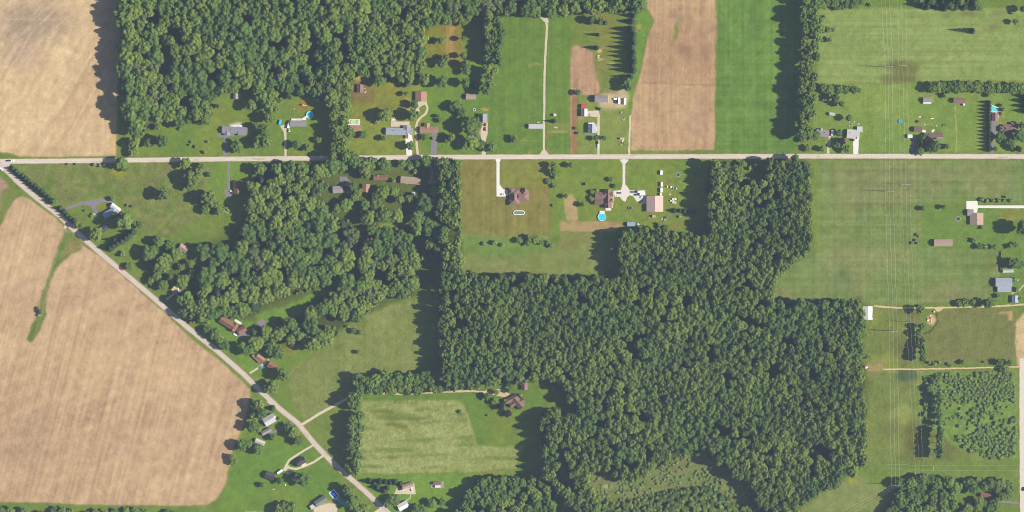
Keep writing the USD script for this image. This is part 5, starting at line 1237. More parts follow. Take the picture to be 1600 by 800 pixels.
house('house', 'white roofed angled house at the end of the looping drive', 'house', [(171, 333, 20, 10, 30, 'g', 3.4, 1.8, 'r_lightblue'), (181, 325, 17, 8, -38, 'g', 3.2, 1.2, 'r_white')], 'r_white', 'w_white')
house('house', 'dark shaded roof under the big tree below the angled house', 'house', [(163, 357, 13, 10, 32, 'g', 2.8, 1.6)], 'r_dark', 'w_grey')
house('house', 'red brown roofed house half in the shade of the wood', 'house', [(371.5, 293, 21, 13, 90, 'g', 2.9, 2.0)], 'r_redbrown', 'w_white', extras=[('chimney', 373, 288, chimney(5.6), 'w_brick')])
house('cottage', 'grey brown roofed cottage hidden among tall trees', 'house', [(287, 388, 14, 10, -32, 'g', 2.8, 1.7)], 'r_tan', 'w_brown')
house('house', 'red brown angled house with two wings by the diagonal road', 'house', [(356, 505, 27, 12, -32, 'g', 3.0, 2.2), (366, 511, 13, 10, 56, 'g', 3.0, 2.0), (378, 515.5, 14, 11, 35, 'g', 2.9, 1.9)], 'r_redbrown', 'w_brick', extras=[('chimney', 352, 503, chimney(6.0), 'w_brick'), ('deck', 372, 503, bx(9, 3, 0.5, (0, 0, 0), -32), 'deck')])
house('house', 'brown angled house with the straight pale drive', 'house', [(407, 560, 14, 9, -35, 'g', 2.8, 1.8), (401, 560, 17, 5, -42, 's', 2.5, 0.6)], 'r_orange', 'w_brown')
house('garage', 'brown roofed garage right of the straight pale drive', 'garage', [(425.5, 571.5, 14, 11, -33, 'g', 2.8, 1.7)], 'r_redbrown', 'w_brown', True)
house('house', 'white grey roofed house carrying dark solar panels', 'house', [(421, 656, 18, 14, 30, 'g', 3.0, 2.2), (426, 651, 9, 9, 30, 'g', 2.9, 1.8)], 'r_pale', 'w_white', extras=[])
house('garage', 'long grey roofed garage below the house with solar panels', 'garage', [(416.5, 674, 16, 7, 28, 'g', 2.7, 1.3)], 'r_lilac', 'w_white', False)
house('shed', 'bright white roofed shed between trees in the lower lawn', 'shed', [(406.5, 690.5, 16, 7, -22, 'g', 2.6, 0.9)], 'r_pale', 'w_white', False)
house('house', 'dark grey roofed house inside the gravel loop drive', 'house', [(470.5, 721, 15, 11, 30, 'g', 3.6, 2.6, 'r_dark'), (474, 724.5, 8, 7, 30, 'g', 2.6, 1.0, 'r_cream')], 'r_dark', 'w_white', extras=[('chimney', 470, 720, chimney(7.0), 'w_brick')])
house('barn', 'dark grey roofed barn at the left end of the loop drive', 'barn', [(422, 743, 15, 12, -20, 'g', 3.2, 2.0)], 'r_dark', 'w_grey', False)
house('shed', 'green roofed long shed above the sandy farmyard', 'shed', [(501.5, 782.5, 20, 10, 34, 'g', 3.6, 1.6), (488.5, 791.5, 8, 7, 34, 'f', 2.6, 0, 'r_pale')], 'r_green', 'w_grey', False)
house('greenhouse', 'teal roofed glasshouse beside the navy blue pool', 'greenhouse', [(537, 784, 17, 9, -35, 'g', 2.6, 1.5), (529, 779, 7, 5, 30, 'g', 2.2, 0.8)], 'r_teal', 'w_white', False)
house('house', 'white and tan roofed house above the grey yard', 'house', [(637.5, 758.5, 18, 7.5, 18, 'g', 2.8, 1.6)], 'r_tan', 'w_white')
house('garage', 'bright white roofed garage beside the diagonal road', 'garage', [(630, 790, 17, 11, 28, 'g', 2.8, 1.4)], 'r_white', 'w_white', True)
house('shed', 'small shed with a white awning on a grey deck', 'shed', [(683.5, 755, 12, 5, 0, 'g', 2.6, 1.0), (684, 760, 9, 4, 0, 'f', 2.3, 0, 'r_white')], 'r_mauve', 'w_grey', False, extras=[('deck', 683, 757.5, bx(15.5, 7.5, 0.35), 'r_lilac')])
house('house', 'brown gabled house in a clearing at the end of cream drive', 'house', [(800, 623, 20, 9, 28, 'g', 3.0, 2.4), (810, 629, 20, 12, -48, 'g', 3.2, 2.4), (803, 631, 13, 7, 28, 'g', 2.8, 1.5), (815, 626, 9, 8, 28, 'g', 3.0, 1.8)], 'r_brown', 'w_brown', extras=[('chimney', 806, 624, chimney(7.0), 'w_brick')])
house('shed', 'brown roofed shed in the clearing above the gabled house', 'shed', [(819.5, 603.5, 11.5, 10, 90, 'g', 3.2, 1.8)], 'r_mauve', 'w_brown', False)
house('house', 'grey brown roofed house shaded by trees below the main road', 'house', [(641.5, 282, 31, 11, -5, 'g', 2.8, 1.9)], 'r_tan', 'w_white', extras=[('chimney', 633, 281, chimney(5.4), 'w_brick')])
house('house', 'brick red roofed house between trees below the main road', 'house', [(595, 277.5, 23, 8, 2, 'g', 2.8, 1.7)], 'r_redbrown', 'w_white', extras=[('chimney', 591, 275, chimney(5.2), 'w_trim' if 'w_trim' in M else 'w_white')])
house('garage', 'orange brown roofed garage with an upright ridge among trees', 'garage', [(572, 294, 13, 12, 86, 'g', 2.8, 1.7)], 'r_orange', 'w_tan', True)
house('house', 'house with patched orange and grey roofs right of three roofs', 'house', [(682, 285, 26, 7, 2, 'g', 2.8, 1.5, 'r_tan'), (676, 279, 7, 8, 90, 'g', 2.6, 1.0, 'r_orange'), (691, 280, 11, 6, 0, 'f', 2.6, 0, 'r_pale'), (684, 280, 6, 8, 90, 'f', 2.5, 0, 'r_bluegrey')], 'r_tan', 'w_white')
house('house', 'mauve grey roofed house at the left of the shaded yard', 'house', [(528, 296, 16, 11, 4, 'g', 2.7, 1.6)], 'r_lilac', 'w_white')
house('shed', 'small dull roofed shed above the white stacked things', 'shed', [(544, 288, 8, 8, 60, 'g', 2.5, 1.1)], 'r_tan', 'w_grey', False)
house('house', 'red brown roofed house among trees at the lower right corner', 'house', [(1540, 773.5, 17, 7, -4, 'g', 2.8, 1.6)], 'r_redbrown', 'w_white')
house('shed', 'long low pinkish hut at the head of the cream lane', 'shed', [(831, 24.5, 13, 3.4, -3, 'g', 2.2, 0.6)], 'r_pink', 'w_tan', False)
house('shed', 'plain small white hut on the strip right of the cream lane', 'shed', [(867, 179.5, 4, 4, 0, 'g', 2.4, 0.7)], 'r_white', 'w_white', False)
house('shed', 'little white roofed shed below the grey brown roofed house', 'shed', [(646, 302, 5.5, 4, 5, 'g', 2.3, 0.8)], 'r_white', 'w_white', False)
house('shed', 'long narrow grey shed with a white trailer end above the barn', 'shed', [(1575, 423.5, 17, 5, 2, 'g', 2.4, 0.7)], 'r_pale', 'w_grey', False)
house('pump_hut', 'tiny grey hut in the grass strip of the huge field', 'hut', [(62, 492, 5, 3.6, 10, 'g', 2.2, 0.8)], 'r_lilac', 'w_grey', False)
house('shed', 'tiny grey shed beside the asphalt loop at the left', 'shed', [(147, 335, 4.2, 3.2, -20, 'g', 2.3, 0.7)], 'r_pale', 'w_grey', False)
house('shed', 'small pinkish roofed shed just below the pink barn', 'shed', [(1021.5, 338, 5, 4, 0, 'g', 2.2, 0.8)], 'r_pink', 'w_tan', False)
house('shed', 'tiny pinkish hut below the row of four small conifers', 'shed', [(1063, 338.5, 4, 3.5, 0, 'g', 2.2, 0.7)], 'r_tan', 'w_tan', False)
house('shed', 'tiny tan hut right of the upper farm drive among scrap', 'shed', [(972, 216.5, 7, 3, 0, 'g', 2.2, 0.7)], 'r_cream', 'w_tan', False)
house('shed', 'pale blue roofed hut in the clearing above the corner meadow', 'shed', [(457, 538, 8, 5, 50, 'g', 2.4, 0.9)], 'r_pale', 'w_grey', False)

# solar panels lie on the roof they belong to: a thing fixed there
def panel_at(px, py, ang, z, tilt):
    m = bx(1.9, 3.6, 0.06)
    m.apply_transform(trimesh.transformations.rotation_matrix(math.radians(tilt), [1, 0, 0]))
    m.apply_transform(trimesh.transformations.rotation_matrix(math.radians(ang), [0, 0, 1]))
    m.apply_translation([0, 0, z])
    return m
ox, oy, _ = P(421, 657)
t = thing('solar_panels', 'dark solar panels fixed on the white grey roof', 'solar panels', (ox, oy, 0))
for k in range(3):
    a = math.radians(30)
    m = panel_at(0, 0, 30, 4.25, 22)
    m.apply_translation([(k - 1) * 2.1 * math.cos(a) + 1.1 * math.sin(a), (k - 1) * 2.1 * math.sin(a) - 1.1 * math.cos(a), 0])
    part(t, 'panel', m, M['panel'])

# ------------------------------------------------------------------ pools
def round_pool(px, py, r_px, label, water='pool', deck=None):
    r = r_px * S
    t = thing('pool', label, 'pool', P(px, py))
    ring = trimesh.creation.annulus(r_min=r - 0.28, r_max=r, height=1.3, sections=32); ring.apply_translation([0, 0, 0.65])
    part(t, 'pool_wall', ring, M['car_white'])
    part(t, 'water', cyl(r - 0.27, 1.05, (0, 0, 0), 32), M[water])
    if deck:
        part(t, 'deck', deck, M['deck'])
    part(t, 'ladder', cat(bar((r - .5, -.3, 0.9), (r + .1, -.3, 1.8), .04), bar((r - .5, .3, 0.9), (r + .1, .3, 1.8), .04), bar((r + .1, -.3, 0), (r + .1, -.3, 1.8), .04), bar((r + .1, .3, 0), (r + .1, .3, 1.8), .04)), M['steel'])
    return t
round_pool(484, 179.7, 5.6, 'small round blue pool beside the grey mobile home', deck=bx(7.5, 2.6, 1.1, (-6.0, -3.4, 0), 32))
round_pool(940.3, 339, 6.2, 'round blue pool with a white rim below the brown gabled house', deck=bx(6.0, 3.4, 1.1, (0.4, 5.6, 0)))
def frame_pool(px, py, w_px, h_px, ang, label, water, rim='deck', rw=0.9, oval=False, wall=0.12):
    w, h = w_px * S, h_px * S
    pl = sbox(-w / 2, -h / 2, w / 2, h / 2)
    if oval:
        q = h / 2 - 0.01
        pl = LineString([(-w / 2 + q, 0), (w / 2 - q, 0)]).buffer(q)
    t = thing('pool', label, 'pool', P(px, py), ang)
    part(t, 'rim', slab(pl.buffer(rw, join_style=1 if oval else 2).difference(pl), 0, wall), M[rim])
    part(t, 'water', slab(pl.buffer(0.02), 0, wall * 0.7), M[water])
frame_pool(1552, 169.5, 13, 6.5, -25, 'turquoise rectangular pool on the cream patio', 'pool_turq', 'deck', 0.8)
frame_pool(522, 772.5, 12, 8, -50, 'navy blue rectangular pool with a white rim', 'pool_navy', 'car_white', 0.7)
frame_pool(811, 332.5, 16, 5.4, 0, 'oval covered pool with a white rim on the olive brown lawn', 'pool_empty', 'car_white', 0.55, True, 1.0)
t = frame_pool(553, 190.5, 9.5, 4.6, 0, 'green oval pool inside the white fenced deck', 'pool_green', 'deck', 0.4, True, 1.15)
ox, oy, _ = P(553, 191)
t = thing('pool_deck', 'white deck with railing around the green oval pool', 'deck', (ox, oy, 0))
part(t, 'floor', slab(sbox(-7.0, -3.9, 7.0, 3.6).difference(sbox(-4.3, -1.9, 4.3, 2.7)), 0, 0.9), M['deck'])
for a, b in (((-7, -3.9), (7, -3.9)), ((7, -3.9), (7, 3.6)), ((7, 3.6), (-7, 3.6)), ((-7, 3.6), (-7, -3.9))):
    part(t, 'rail', cat(bar((*a, 1.8), (*b, 1.8), .05), bar((*a, 1.4), (*b, 1.4), .04)), M['trim'])
ox, oy, _ = P(467, 187)
t = thing('deck', 'white wooden deck behind the grey mobile home', 'deck', (ox, oy, 0))
for k, (dx, dy, w, h) in enumerate(((-5.2, -0.4, 7.5, 3.2), (1.4, -0.2, 5.2, 3.0), (6.2, 0.8, 4.4, 2.6))):
    part(t, 'deck_floor', bx(w, h, 0.8 - 0.02 * k, (dx, dy, 0)), M['deck'])
part(t, 'rail', bar((-8.8, 1.2, 1.5), (8.0, 2.0, 1.5), 0.06), M['trim'])

# ------------------------------------------------------------------ vehicles
def wheels(t, xs, y, r, w=0.22):
    for x in xs:
        for s in (-1, 1):
            m = trimesh.creation.cylinder(radius=r, height=w, sections=14)
            m.apply_transform(trimesh.transformations.rotation_matrix(math.pi / 2, [1, 0, 0]))
            m.apply_translation([x, s * y, r])
            wp = part(t, 'wheel', m, M['tyre'])
def profile(pts, width):
    m = trimesh.creation.extrude_polygon(Polygon(pts), width, engine='earcut')
    m.apply_transform(np.array([[1, 0, 0, 0], [0, 0, 1, -width / 2], [0, 1, 0, 0], [0, 0, 0, 1.0]]))
    trimesh.repair.fix_normals(m)
    return m
def car(px, py, ang, color, label, kind='car', s=1.0, group=None):
    nm = {'car': 'parked_car', 'pickup': 'pickup_truck', 'van': 'van'}[kind]
    t = thing(nm, label, {'car': 'car', 'pickup': 'truck', 'van': 'van'}[kind], P(px, py, 0.04), ang, group)
    c = M['car_' + color]
    if kind == 'car':
        part(t, 'body', profile([(-2.25, .3), (2.25, .3), (2.3, .62), (2.1, .85), (1.0, .95), (-1.9, .98), (-2.28, .85)], 1.78), c)
        part(t, 'cabin', profile([(-1.8, .97), (.95, .94), (.35, 1.42), (-1.2, 1.45)], 1.5), M['glass'])
        part(t, 'roof', bx(1.55, 1.36, .06, (-.43, 0, 1.43)), c)
        wheels(t, (-1.35, 1.4), .82, .32)
    elif kind == 'pickup':
        part(t, 'body', profile([(-2.8, .45), (2.75, .45), (2.8, .85), (2.6, 1.1), (1.4, 1.15), (-2.8, 1.1)], 1.95), c)
        part(t, 'cabin', profile([(-.9, 1.12), (1.4, 1.12), (.8, 1.75), (-.8, 1.78)], 1.7), M['glass'])
        part(t, 'roof', bx(1.6, 1.55, .07, (0, 0, 1.76)), c)
        part(t, 'cargo_bed', bx(1.75, 1.6, .06, (-1.85, 0, 1.09)), M['tyre'])
        wheels(t, (-1.75, 1.75), .9, .4)
    else:
        part(t, 'body', profile([(-2.6, .4), (2.5, .4), (2.6, .9), (2.2, 1.25), (1.6, 2.05), (-2.55, 2.1)], 1.95), c)
        part(t, 'windscreen', profile([(1.62, 1.98), (2.22, 1.28), (2.26, 1.3), (1.66, 2.04)], 1.7), M['glass'])
        part(t, 'side_window', bx(3.4, 1.99, .5, (-.6, 0, 1.4)), M['glass'])
        wheels(t, (-1.6, 1.6), .9, .36)
def trailer(px, py, ang, L, W, H, color, label, name='trailer', catg='trailer', group=None, roofmat=None):
    t = thing(name, label, catg, P(px, py, 0.04), ang, group)
    b = bx(L, W, H - 0.5, (0, 0, 0.5))
    part(t, 'body', b, M[color])
    part(t, 'roof_edge', bx(L + .06, W + .06, .08, (0, 0, H)), M[roofmat or color])
    part(t, 'drawbar', cat(bar((L / 2, -.5, .5), (L / 2 + 1.2, 0, .5), .05), bar((L / 2, .5, .5), (L / 2 + 1.2, 0, .5), .05)), M['steel'])
    part(t, 'side_window', bx(L * .4, W + .03, .6, (0, 0, 1.4)), M['glass'])
    wheels(t, (-.45, .45), W / 2 - .12, .34)
car(758.6, 194.5, 88, 'red', 'upper red car on the pinkish drive')
car(758.2, 201.6, 92, 'red', 'lower red car on the pinkish drive')
car(190, 420, -42, 'red', 'dark red car driving on the diagonal road')
car(18.5, 251, 0, 'white', 'white truck on the main road next to the crossroads', 'pickup')
car(13, 251.2, 0, 'black', 'dark car close behind the white truck at the crossroads')
car(2, 264, -38, 'white', 'white car on the diagonal road at the crossroads')
car(934.6, 228, 90, 'white', 'white car on the drive of the white farmhouse')
car(933.6, 222.8, 90, 'black', 'dark car above the white car on the farmhouse drive')
car(961.5, 157.5, 90, 'navy', 'dark blue truck left of the two white trailers', 'pickup')
car(962.5, 154.6, 0, 'white', 'white van at the nose of the dark blue truck', 'van')
car(1296.4, 209.5, 90, 'red', 'small red car at the house under trees')
car(361.5, 299, -35, 'white', 'white car parked beside the red brown house at the wood')
car(367, 522.5, -32, 'white', 'white car in the yard of the red brown angled house')
car(408, 574, 35, 'teal', 'teal car beside the straight pale drive')
car(625.5, 762.5, 70, 'black', 'black pickup at the left end of the grey yard', 'pickup')
car(629, 762, 70, 'white', 'white pickup beside the black pickup in the grey yard', 'pickup')
car(643.5, 764.5, 110, 'white', 'white car in front of the white and tan roofed house')
car(1003, 302.5, 0, 'white', 'white van nearest the top of the yard at the pink barn', 'van')
car(1001, 305.5, -15, 'silver', 'silver car in the yard below the white van')
car(988.5, 300, 0, 'black', 'left black car along the upper side of the barn yard')
car(994.5, 300, 0, 'black', 'right black car along the upper side of the barn yard')
car(995.5, 304, 10, 'navy', 'dark blue pickup in the barn yard under the black cars', 'pickup')
car(967.5, 301.5, 0, 'black', 'black car on the drive just right of the brown gabled house')
car(962, 306.3, 0, 'silver', 'silver car nearest to the brown gabled house')
car(1003.5, 308.3, 8, 'white', 'white car lowest in the row before the pink barn')
car(1002, 315, 50, 'black', 'dark car at the lower end of the barn yard')
car(1536, 470, 0, 'red', 'small red car hidden in the trees near the lane', 'car') if False else None
car(786, 303.5, 0, 'silver', 'silver car before the garage of the large hip roofed house')
car(1599, 764, 90, 'black', 'black car on the road at the lower right edge')
trailer(967.3, 157.5, 90, 6.8, 2.5, 2.8, 'car_white', 'left one of two white box trailers beside the lilac barn')
trailer(976.5, 158.5, 90, 7.2, 2.5, 2.8, 'car_white', 'right one of two white box trailers beside the lilac barn')
trailer(451.3, 196, 80, 6.6, 2.4, 2.7, 'car_white', 'white camper trailer at the left end of the mobile home', 'camper_trailer', 'camper')
trailer(452.3, 204.5, 90, 2.6, 1.6, 1.8, 'car_white', 'small white cargo trailer below the white camper')
trailer(1300.6, 207.6, 88, 6.2, 2.5, 2.9, 'car_white', 'white motor camper right of the grey house under trees', 'camper_trailer', 'camper')
trailer(1033.4, 269.8, 88, 5.0, 2.4, 2.6, 'car_white', 'topmost white trailer in the file above the pink barn')
trailer(1034, 288, 90, 5.2, 2.3, 2.5, 'car_cream', 'upper cream trailer in the file above the pink barn')
trailer(1033.6, 297, 90, 5.0, 2.4, 2.6, 'car_white', 'white trailer in the file next above the barn roof')
trailer(1032.6, 303.5, 90, 3.0, 2.2, 2.4, 'car_cream', 'short cream trailer touching the corner of the pink barn')
trailer(437.5, 737, 35, 7.0, 2.4, 2.7, 'car_white', 'white camper trailer beside the dark grey barn', 'camper_trailer', 'camper')
trailer(1001.5, 299.6, 3, 7.6, 2.5, 2.8, 'car_white', 'long white trailer at the top right of the barn yard')
def boat(px, py, ang, color, label):
    t = thing('boat', label, 'boat', P(px, py, 0.04), ang, 'boats on trailers right of the pink barn')
    hull = trimesh.creation.extrude_polygon(Polygon([(-2.6, -1.0), (1.0, -1.0), (2.8, 0), (1.0, 1.0), (-2.6, 1.0)]), 0.9, engine='earcut'); hull.apply_translation([0, 0, .6])
    part(t, 'hull', hull, M['car_' + color])
    part(t, 'cockpit', bx(2.4, 1.4, .05, (-.9, 0, 1.48)), M['w_tan'])
    part(t, 'windscreen', bx(.12, 1.5, .5, (.5, 0, 1.5)), M['glass'])
    wheels(t, (-.5,), .9, .32)
boat(1053.8, 311, 0, 'white', 'topmost of three pale boats right of the pink barn')
boat(1050.5, 314, -8, 'cream', 'leftmost of three pale boats right of the pink barn')
boat(1053.5, 316.5, -10, 'cream', 'lowest of three pale boats right of the pink barn')
trailer(1046, 292, -4, 6.0, 2.0, 1.6, 'car_cream', 'low cream trailer right of the file above the barn')
trailer(1055, 294.3, -6, 4.2, 1.9, 1.5, 'car_silver', 'low silver trailer beside the thin fence line')

# ------------------------------------------------------------------ smaller things of the yards
def trampoline(px, py, r, label, mat):
    t = thing('trampoline', label, 'trampoline', P(px, py))
    ring = trimesh.creation.annulus(r_min=r - .35, r_max=r, height=.1, sections=24); ring.apply_translation([0, 0, .85])
    part(t, 'frame_pad', ring, M[mat])
    part(t, 'jump_mat', cyl(r - .34, .03, (0, 0, .82), 24), M['tyre'] if mat != 'plastic_teal' else M['plastic_teal'])
    for k in range(6):
        a = k * math.pi / 3
        part(t, 'leg', bar(((r - .15) * math.cos(a), (r - .15) * math.sin(a), 0), ((r - .15) * math.cos(a), (r - .15) * math.sin(a), .84), .04, 6), M['steel'])
trampoline(984.5, 325, 2.5, 'round grey trampoline on the lawn left of the pink barn', 'r_bluegrey')
trampoline(1407, 189.5, 2.4, 'teal trampoline on the lawn under the power lines', 'plastic_teal')
trampoline(741, 171.5, 1.7, 'small pale trampoline left of the upper tree belt', 'car_white')
trampoline(1040, 340, 1.5, 'small dark trampoline below the pink barn', 'r_dark')
def fire_pit(px, py, r, label):
    t = thing('fire_pit', label, 'fire pit', P(px, py))
    for k in range(14):
        a = k * 2 * math.pi / 14
        part(t, 'stone', bx(.8 * r / 2.2, .6, .4, (r * math.cos(a), r * math.sin(a), 0), math.degrees(a) + 90), M['r_pale'])
    part(t, 'ash', cyl(r - .3, .08, (0, 0, 0), 18), M['r_dark'])
fire_pit(1497, 342, 2.6, 'pale ringed fire pit left of the house with concrete pad')
fire_pit(1059.5, 273, 2.4, 'pale stone ring in the paddock right of the trailers')
t = thing('play_set', 'orange climbing frame on the dirt patch above the round pool', 'play set', P(474, 164))
part(t, 'tower', cat(*[bx(.12, .12, 2.6, (x, y, 0)) for x in (-.8, .8) for y in (-.8, .8)], bx(1.8, 1.8, .12, (0, 0, 1.4))), M['wood'])
part(t, 'canopy', gable_roof(1.8, 1.8, 2.6, .7, .2, .06), M['plastic_orange'])
part(t, 'slide', cat(bar((.9, -.3, 1.4), (3.4, -.6, .2), .25), bx(2.2, .6, .08, (2.2, -.4, .7))), M['yellow'])
part(t, 'swing_beam', cat(bar((-.9, 0, 2.3), (-4.2, 0, 2.3), .08), bar((-4.2, -1, 0), (-4.2, 0, 2.3), .07), bar((-4.2, 1, 0), (-4.2, 0, 2.3), .07)), M['wood'])
for k in range(2):
    part(t, 'swing', cat(bx(.5, .25, .05, (-2 - 1.2 * k, 0, .6)), bar((-2 - 1.2 * k - .2, 0, .6), (-2 - 1.2 * k - .2, 0, 2.3), .02, 4), bar((-2 - 1.2 * k + .2, 0, .6), (-2 - 1.2 * k + .2, 0, 2.3), .02, 4)), M['plastic_teal'])
t = thing('dumpster', 'blue covered bin beside the track of the mobile home', 'bin', P(438, 191), 75)
part(t, 'bin_body', profile([(-2.6, .2), (2.6, .2), (3.0, 1.9), (-3.0, 1.9)], 2.6), M['plastic_teal'])
part(t, 'cover', bx(6.0, 2.7, .1, (0, 0, 1.9)), M['pool'])
def tank(px, py, r, h, label, mat='car_white'):
    t = thing('tank', label, 'tank', P(px, py))
    part(t, 'shell', cyl(r, h, (0, 0, 0), 20), M[mat])
    part(t, 'dome', cyl(r, .5, (0, 0, h), 20, .15), M[mat])
    part(t, 'lid', cyl(.25, .15, (0, 0, h + .5), 10), M['steel'])
tank(1286.5, 156.5, 1.4, 2.2, 'left one of two white tanks under the upper right trees')
tank(1290.5, 156, 1.3, 2.0, 'right one of two white tanks under the upper right trees')
tank(64.5, 486.5, 1.1, 1.8, 'small pale tank beside the hut in the grass strip', 'r_pale')
tank(1459.5, 487, 1.0, 1.5, 'small pale tank above the dirt circle by the sandy lane', 'car_cream')
def pile(px, py, w, d, n, mats, name, label, catg, seed, h=1.2):
    """a heap of stacked boards and crates, each a piece of its own"""
    rg = np.random.default_rng(seed)
    t = thing(name, label, catg, P(px, py))
    for k in range(n):
        a, b, c = rg.uniform(.5, 1.8), rg.uniform(.4, 1.2), rg.uniform(.3, h)
        part(t, 'piece', bx(a, b, c, (rg.uniform(-w, w) / 2, rg.uniform(-d, d) / 2, 0), rg.uniform(0, 180)), M[mats[k % len(mats)]])
pile(370, 196.2, 12, 1.4, 9, ['car_white', 'deck'], 'patio_furniture', 'white garden furniture on the patio behind the grey ranch house', 'furniture', 1, .8)
pile(495, 156.5, 9, 2, 8, ['car_white', 'w_grey'], 'lumber_pile', 'white stacked boards at the wood edge above the round pool', 'pile', 2)
pile(569, 141.5, 4, 6, 8, ['car_white', 'w_tan', 'yellow'], 'scrap_pile', 'white and yellow clutter beside the shed in the dirt yard', 'pile', 3)
pile(616, 188, 4, 7, 9, ['car_white', 'deck', 'w_tan'], 'patio_furniture', 'white chairs and boxes behind the long grey ranch house', 'furniture', 4, .8)
pile(1330, 193, 9, 6, 12, ['w_tan', 'deck', 'wood'], 'garden_bed', 'wooden garden beds above the white roofed house', 'garden beds', 5, .4)
pile(1341.5, 193.7, 2.6, .8, 3, ['yellow', 'deck'], 'garden_bench', 'small yellowish bench right of the garden beds', 'bench', 6, .6)
pile(1449.5, 194.5, 10, .8, 7, ['w_tan', 'deck'], 'garden_bed', 'long narrow wooden bed above the long brown house', 'garden beds', 7, .35)
pile(1464, 195, 2.4, 5, 6, ['wood', 'w_tan'], 'garden_bed', 'short upright wooden bed right of the long narrow bed', 'garden beds', 8, .35)
pile(1455.5, 185.4, 5.4, .6, 4, ['car_white', 'yellow'], 'lawn_chairs', 'pale lawn chairs on the lawn above the long narrow bed', 'chairs', 9, .6)
pile(1436, 183, 2.4, 1.2, 3, ['yellow', 'car_white'], 'lawn_chairs', 'small pale chair group above the tiny garden shed', 'chairs', 10, .6)
pile(1476, 195.5, 4, 6, 6, ['plastic_teal', 'wood', 'r_dark'], 'swing_set', 'thin dark swing frame right of the garden beds', 'swing set', 11, 1.5)
pile(1452, 497.5, 6, 7, 12, ['deck', 'car_white', 'w_tan', 'r_dark'], 'scrap_pile', 'pale building scrap inside the dirt circle', 'pile', 12)
pile(972, 223, 5, 6, 8, ['w_tan', 'wood', 'r_dark', 'car_white'], 'scrap_pile', 'dark scrap heap below the tiny tan hut', 'pile', 13)
pile(969, 177, 5, 3, 7, ['wood', 'r_dark', 'w_tan'], 'scrap_pile', 'brown branch and scrap heap at the right of the farm lawn', 'pile', 14)
pile(974, 186, 3, 4, 5, ['w_tan', 'wood'], 'lumber_pile', 'small lumber heap above the tiny tan hut', 'pile', 15)
pile(920, 179, 5, 3, 6, ['r_dark', 'w_grey', 'car_silver'], 'scrap_pile', 'dark machine parts on the pale farm drive', 'pile', 16)
pile(936, 88, 3, 6, 7, ['car_white', 'w_grey', 'yellow'], 'lumber_pile', 'pale lumber heap right of the narrow tilled plot', 'pile', 17)
pile(547, 303, 5, 6, 10, ['car_white', 'w_grey', 'car_silver'], 'scrap_pile', 'white stacked things at the shaded yard below the road', 'pile', 18)
pile(274, 453, 8, 4, 9, ['yellow', 'car_white', 'w_tan'], 'patio_furniture', 'bright furniture on the sandy patio under trees', 'furniture', 19, .8)
pile(287, 457, 4, 2, 5, ['plastic_teal', 'car_silver'], 'scrap_pile', 'teal and silver clutter right of the sandy patio', 'pile', 20)
pile(1038, 343, 6, 5, 9, ['car_white', 'wood', 'w_grey', 'r_dark'], 'scrap_pile', 'mixed scrap below the lower right corner of the pink barn', 'pile', 21)
pile(1014, 341, 5, 4, 7, ['r_dark', 'w_grey', 'wood'], 'scrap_pile', 'dark scrap below the lower left corner of the pink barn', 'pile', 22)
pile(1075, 338.5, 3, 2.4, 5, ['yellow', 'car_white'], 'hay_bales', 'yellow and white bales right of the tiny pinkish hut', 'bales', 23)
pile(996, 349.5, 4, 3, 6, ['w_tan', 'wood', 'car_white'], 'lumber_pile', 'tan lumber heap at the end of the light blue shed', 'pile', 24)
pile(1047, 304, 2, 2, 4, ['car_cream', 'w_tan'], 'hay_bales', 'pale bales above the three boats', 'bales', 25)
pile(841, 191.5, 3, 1.6, 4, ['car_white', 'w_tan'], 'lumber_pile', 'white boards above the long grey metal shed', 'pile', 26)
pile(868, 199.5, 4, 1.2, 5, ['deck', 'w_tan'], 'garden_bed', 'pale garden bed right of the cream lane', 'garden beds', 27, .4)
pile(955, 324.5, 4, 2, 4, ['plastic_orange', 'w_brick', 'car_white'], 'patio_furniture', 'red and white deck furniture behind the brown gabled house', 'furniture', 28, .8) if False else None
pile(637, 287.5, 3.0, 1.0, 4, ['plastic_teal', 'pool_green'], 'paddling_pool', 'green and white paddling pool behind the grey brown roofed house', 'paddling pool', 29, .5)
pile(460, 170.3, 1.6, .5, 2, ['car_white'], 'garden_bench', 'white bench on the lawn above the mobile home', 'bench', 30, .6)
pile(428, 764.5, 2, 1, 3, ['car_white', 'w_grey'], 'garden_bench', 'pale bench below the dark grey barn', 'bench', 31, .6)
pile(446, 757.5, 3, 1, 3, ['plastic_teal', 'car_white'], 'lawn_chairs', 'pale chairs right of the dark grey barn', 'chairs', 32, .6)
pile(1590.5, 437.5, 4, 2, 5, ['car_silver', 'w_grey', 'car_white'], 'scrap_pile', 'silver scrap right of the blue grey barn', 'pile', 33)
pile(1555, 460, 4, 1.6, 4, ['w_grey', 'car_silver'], 'scrap_pile', 'grey scrap below the left end of the blue grey barn', 'pile', 34)
t = thing('tarpaulin', 'blue covered woodpile right of the white camper at the barn', 'tarpaulin', P(452, 739), 25)
part(t, 'cover', gable_roof(7, 3, .9, .5, .1, .04), M['r_bluegrey'])
part(t, 'woodpile', bx(6.6, 2.6, .9), M['wood'])

